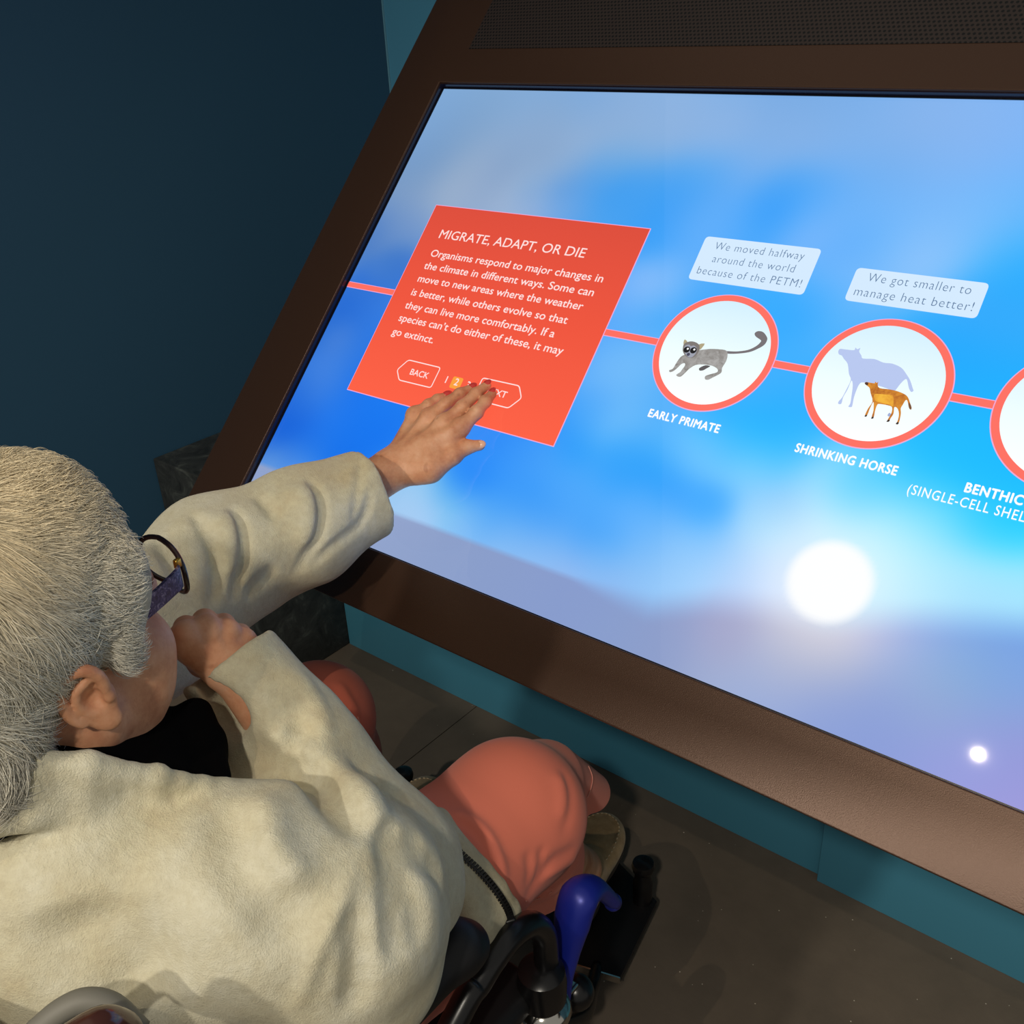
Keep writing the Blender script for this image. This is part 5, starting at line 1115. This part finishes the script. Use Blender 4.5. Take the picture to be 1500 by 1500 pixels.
for X_, s_ in ((XR, 1), (XL, -1)):
    ap = Form(); ap.cone((X_, -0.345, 0.695), (X_, -0.66, 0.695), 0.023, 0.023); ap.cone((X_, -0.335, 0.688), (X_, -0.345, 0.695), 0.022, 0.025, 0.02)
    ap.plane_cut((X_, 0, 0.68), (0, 0, -1), 0.008)
    ap.build('armrest_pad', 0.003, m_vin, wc)
    a = X_ - s_ * 0.015
    MB().tube([(a, y_, z_) for y_, z_ in ATP], 0.0145, 20, sub=6).build('armrest_tube', m_bk, wc, True)
    MB().lathe((a, -0.205, 0.460), (0, 0, 1), [(0.020, 0), (0.028, 0.004), (0.029, 0.03), (0.027, 0.048), (0.018, 0.055)], 32).build('swivel_hub', m_bk, wc, angle=40)
    MB().lathe((a, -0.205, 0.434), (0, 0, 1), [(0.012, -0.2), (0.012, 0), (0.032, 0.001), (0.034, 0.008), (0.031, 0.018), (0.018, 0.027)], 32).build('chrome_post', m_chr, wc, angle=40)
    # clamp plate and release lever
    MB().box((min(a, a + 0.0) - 0.012, -0.215, 0.432), (a + 0.012, -0.15, 0.438), 0.002).build('lever_bracket', m_chr, wc, angle=40)
    lv_ = [(a, -0.174, 0.415), (a, -0.166, 0.46), (a, -0.156, 0.495), (a, -0.146, 0.53), (a, -0.130, 0.558), (a, -0.106, 0.552), (a, -0.084, 0.525), (a, -0.060, 0.485)]
    MB().tube(lv_, [0.0135, 0.0138, 0.0170, 0.0230, 0.0240, 0.0190, 0.0145, 0.0120], 20, sub=6, sx=0.75).ball((a, -0.060, 0.485), 0.0115, 16, 8).build('release_lever', m_blue, wc, True)
    for z_ in (0.440, 0.462): MB().tube([(a - 0.007, -0.1805, z_ + 0.004), (a + 0.007, -0.1805, z_ + 0.004)], 0.0018, 8).build('lever_pin', m_chr, wc, True)
    MB().ball((a, -0.140, 0.402), 0.0225).tube([(a, -0.178, 0.405), (a, -0.14, 0.402)], 0.008, 12).build('ball_knob', m_bk, wc, True)
    MB().tube([(a - s_ * 0.004, -0.205, 0.40), (a - s_ * 0.004, -0.19, 0.30)], 0.015, 18).ball((a - s_ * 0.004, -0.205, 0.405), 0.0155, 18, 10).build('post_grip', m_bk, wc, True)
    # leg rest hanger, footplate and its end peg
    fx_ = 0.565 if s_ > 0 else 0.10
    MB().tube([(a - s_ * 0.03, -0.2, 0.36), (a - s_ * 0.06, -0.05, 0.20), (a - s_ * 0.12, 0.06, 0.09), (a - s_ * 0.15, 0.12, 0.066)], 0.011, 16, sub=6).build('leg_rest_tube', m_bk, wc, True)
    hy = np.array([a + s_ * 0.012, -0.640, 0.888])
    MB().tube([(a, -0.66, 0.38), (a, -0.20, 0.38)], 0.013, 16).tube([(a, -0.66, 0.20), (a, -0.20, 0.20)], 0.013, 16).tube([(a, -0.20, 0.20), (a, -0.20, 0.45)], 0.013, 16).tube([(a, -0.68, 0.20), (a, -0.69, 0.86), (hy[0], hy[1], hy[2])], 0.0125, 16).build('side_frame', m_bk, wc, True)
    xw = a + s_ * 0.055; w_ = []
    th = np.linspace(0, 2 * np.pi, 49)
    wh = MB(); wh.tube([(xw, -0.56 + 0.285 * math.cos(q), 0.30 + 0.285 * math.sin(q)) for q in th], 0.0145, 12, caps=False)
    who = wh.build('wheel', m_rub, wc, True)
    MB().tube([(xw, -0.56 + 0.268 * math.cos(q), 0.30 + 0.268 * math.sin(q)) for q in th], 0.008, 10, caps=False).tube([(xw + s_ * 0.03, -0.56 + 0.25 * math.cos(q), 0.30 + 0.25 * math.sin(q)) for q in th], 0.009, 10, caps=False).build('rim', m_chr, who, True)
    sp_ = MB(); sp_.lathe((xw - 0.02, -0.56, 0.30), (1, 0, 0), [(0.02, 0), (0.026, 0.01), (0.026, 0.03), (0.02, 0.04)], 20)
    for k in range(16): sp_.tube([(xw, -0.56, 0.30), (xw, -0.56 + 0.268 * math.cos(k * 0.3927), 0.30 + 0.268 * math.sin(k * 0.3927))], 0.0015, 6)
    sp_.build('spokes', m_chr, who, angle=40)
    MB().tube([(a, -0.235 + 0.055 * math.cos(q), 0.07 + 0.055 * math.sin(q)) for q in th], 0.014, 12, caps=False).lathe((a - 0.012, -0.235, 0.07), (1, 0, 0), [(0.05, 0.004), (0.05, 0.02)], 28).build('caster_wheel', m_rub, wc, angle=40)
    MB().tube([(a, -0.20, 0.21), (a, -0.205, 0.16), (a + s_ * 0.022, -0.22, 0.12), (a + s_ * 0.022, -0.235, 0.07)], 0.009, 12).build('caster_fork', m_bk, wc, True)
    hy = np.array([a + s_ * 0.012, -0.640, 0.888])
    hn = MB().tube([hy, hy + (0, -0.005, 0.03), hy + (0, -0.03, 0.045), hy + (0, -0.13, 0.045)], 0.0125, 18, sub=6).build("push_handle", m_grip, wc, True)
    MB().tube([hy + (0, -0.035, 0.045), hy + (0, -0.15, 0.045)], 0.0165, 20).build("grip", m_bk, hn, True)
MB().tube([(0.6823, -0.6741, 0.8980), (0.6901, -0.6585, 0.9078), (0.6985, -0.6445, 0.9104), (0.7104, -0.6336, 0.9028), (0.7269, -0.6281, 0.8840)], 0.0085, 16, sub=6).build('backrest_strap', m_sleeve, wc, True)
def plate(cs, z, th_):
    mb = MB(); n = len(cs)
    mb.add([(x, y, z) for x, y in cs] + [(x, y, z - th_) for x, y in cs], [tuple(range(n)), tuple(range(2 * n - 1, n - 1, -1))] + [(i, n + i, n + (i + 1) % n, (i + 1) % n) for i in range(n)])
    return mb
c4_ = np.array([(0.4854, 0.3189, 0.0750), (0.5894, 0.2848, 0.0750), (0.6223, 0.1188, 0.0750), (0.4960, 0.0785, 0.0750), (0.4434, 0.1572, 0.0750)])[:, :2]
fo = plate(c4_, 0.075, 0.012).build('footplate', m_vin, wc, angle=40)
plate(np.array([c4_[2] + (0.002, -0.002), c4_[3] + (0.0, -0.003), c4_[3], c4_[2]]), 0.0765, 0.014).build('plate_edge', m_chr, fo)
pg = np.array((0.5678, 0.2723, 0.0750))
MB().lathe(pg, (0, 0, 1), [(0.017, 0), (0.017, 0.045), (0.0145, 0.05), (0.0145, 0.07), (0.0185, 0.074), (0.020, 0.082), (0.018, 0.09), (0.010, 0.094)], 28).build('plate_peg', m_bk, fo, angle=40)
c5_ = c4_.copy(); off_ = np.array((0.0296, 0.2305, 0.0750))[:2] - pg[:2]
mx_ = pg[0]; c5_[:, 0] = 2 * mx_ - c5_[:, 0]; c5_ = (c5_ + off_)[::-1]
fo2 = plate(c5_, 0.075, 0.012).build('footplate', m_vin, wc, angle=40)
pg2 = np.array((0.0395, 0.2184, 0.0750))
MB().lathe(pg2, (0, 0, 1), [(0.017, 0), (0.017, 0.045), (0.0145, 0.05), (0.0145, 0.03), (0.0185, 0.034), (0.020, 0.042), (0.018, 0.05), (0.010, 0.054)], 28).build('plate_peg', m_bk, fo2, angle=40)
MB().box((0.27, -0.66, 0.455), (0.73, -0.20, 0.49), 0.015).build('seat', m_vin, wc, angle=40)
MB().box((0.28, -0.72, 0.50), (0.72, -0.705, 0.90), 0.006).build('backrest', m_vin, wc, angle=40)
for o in bpy.data.objects:
    if '_org' in o: del o['_org']
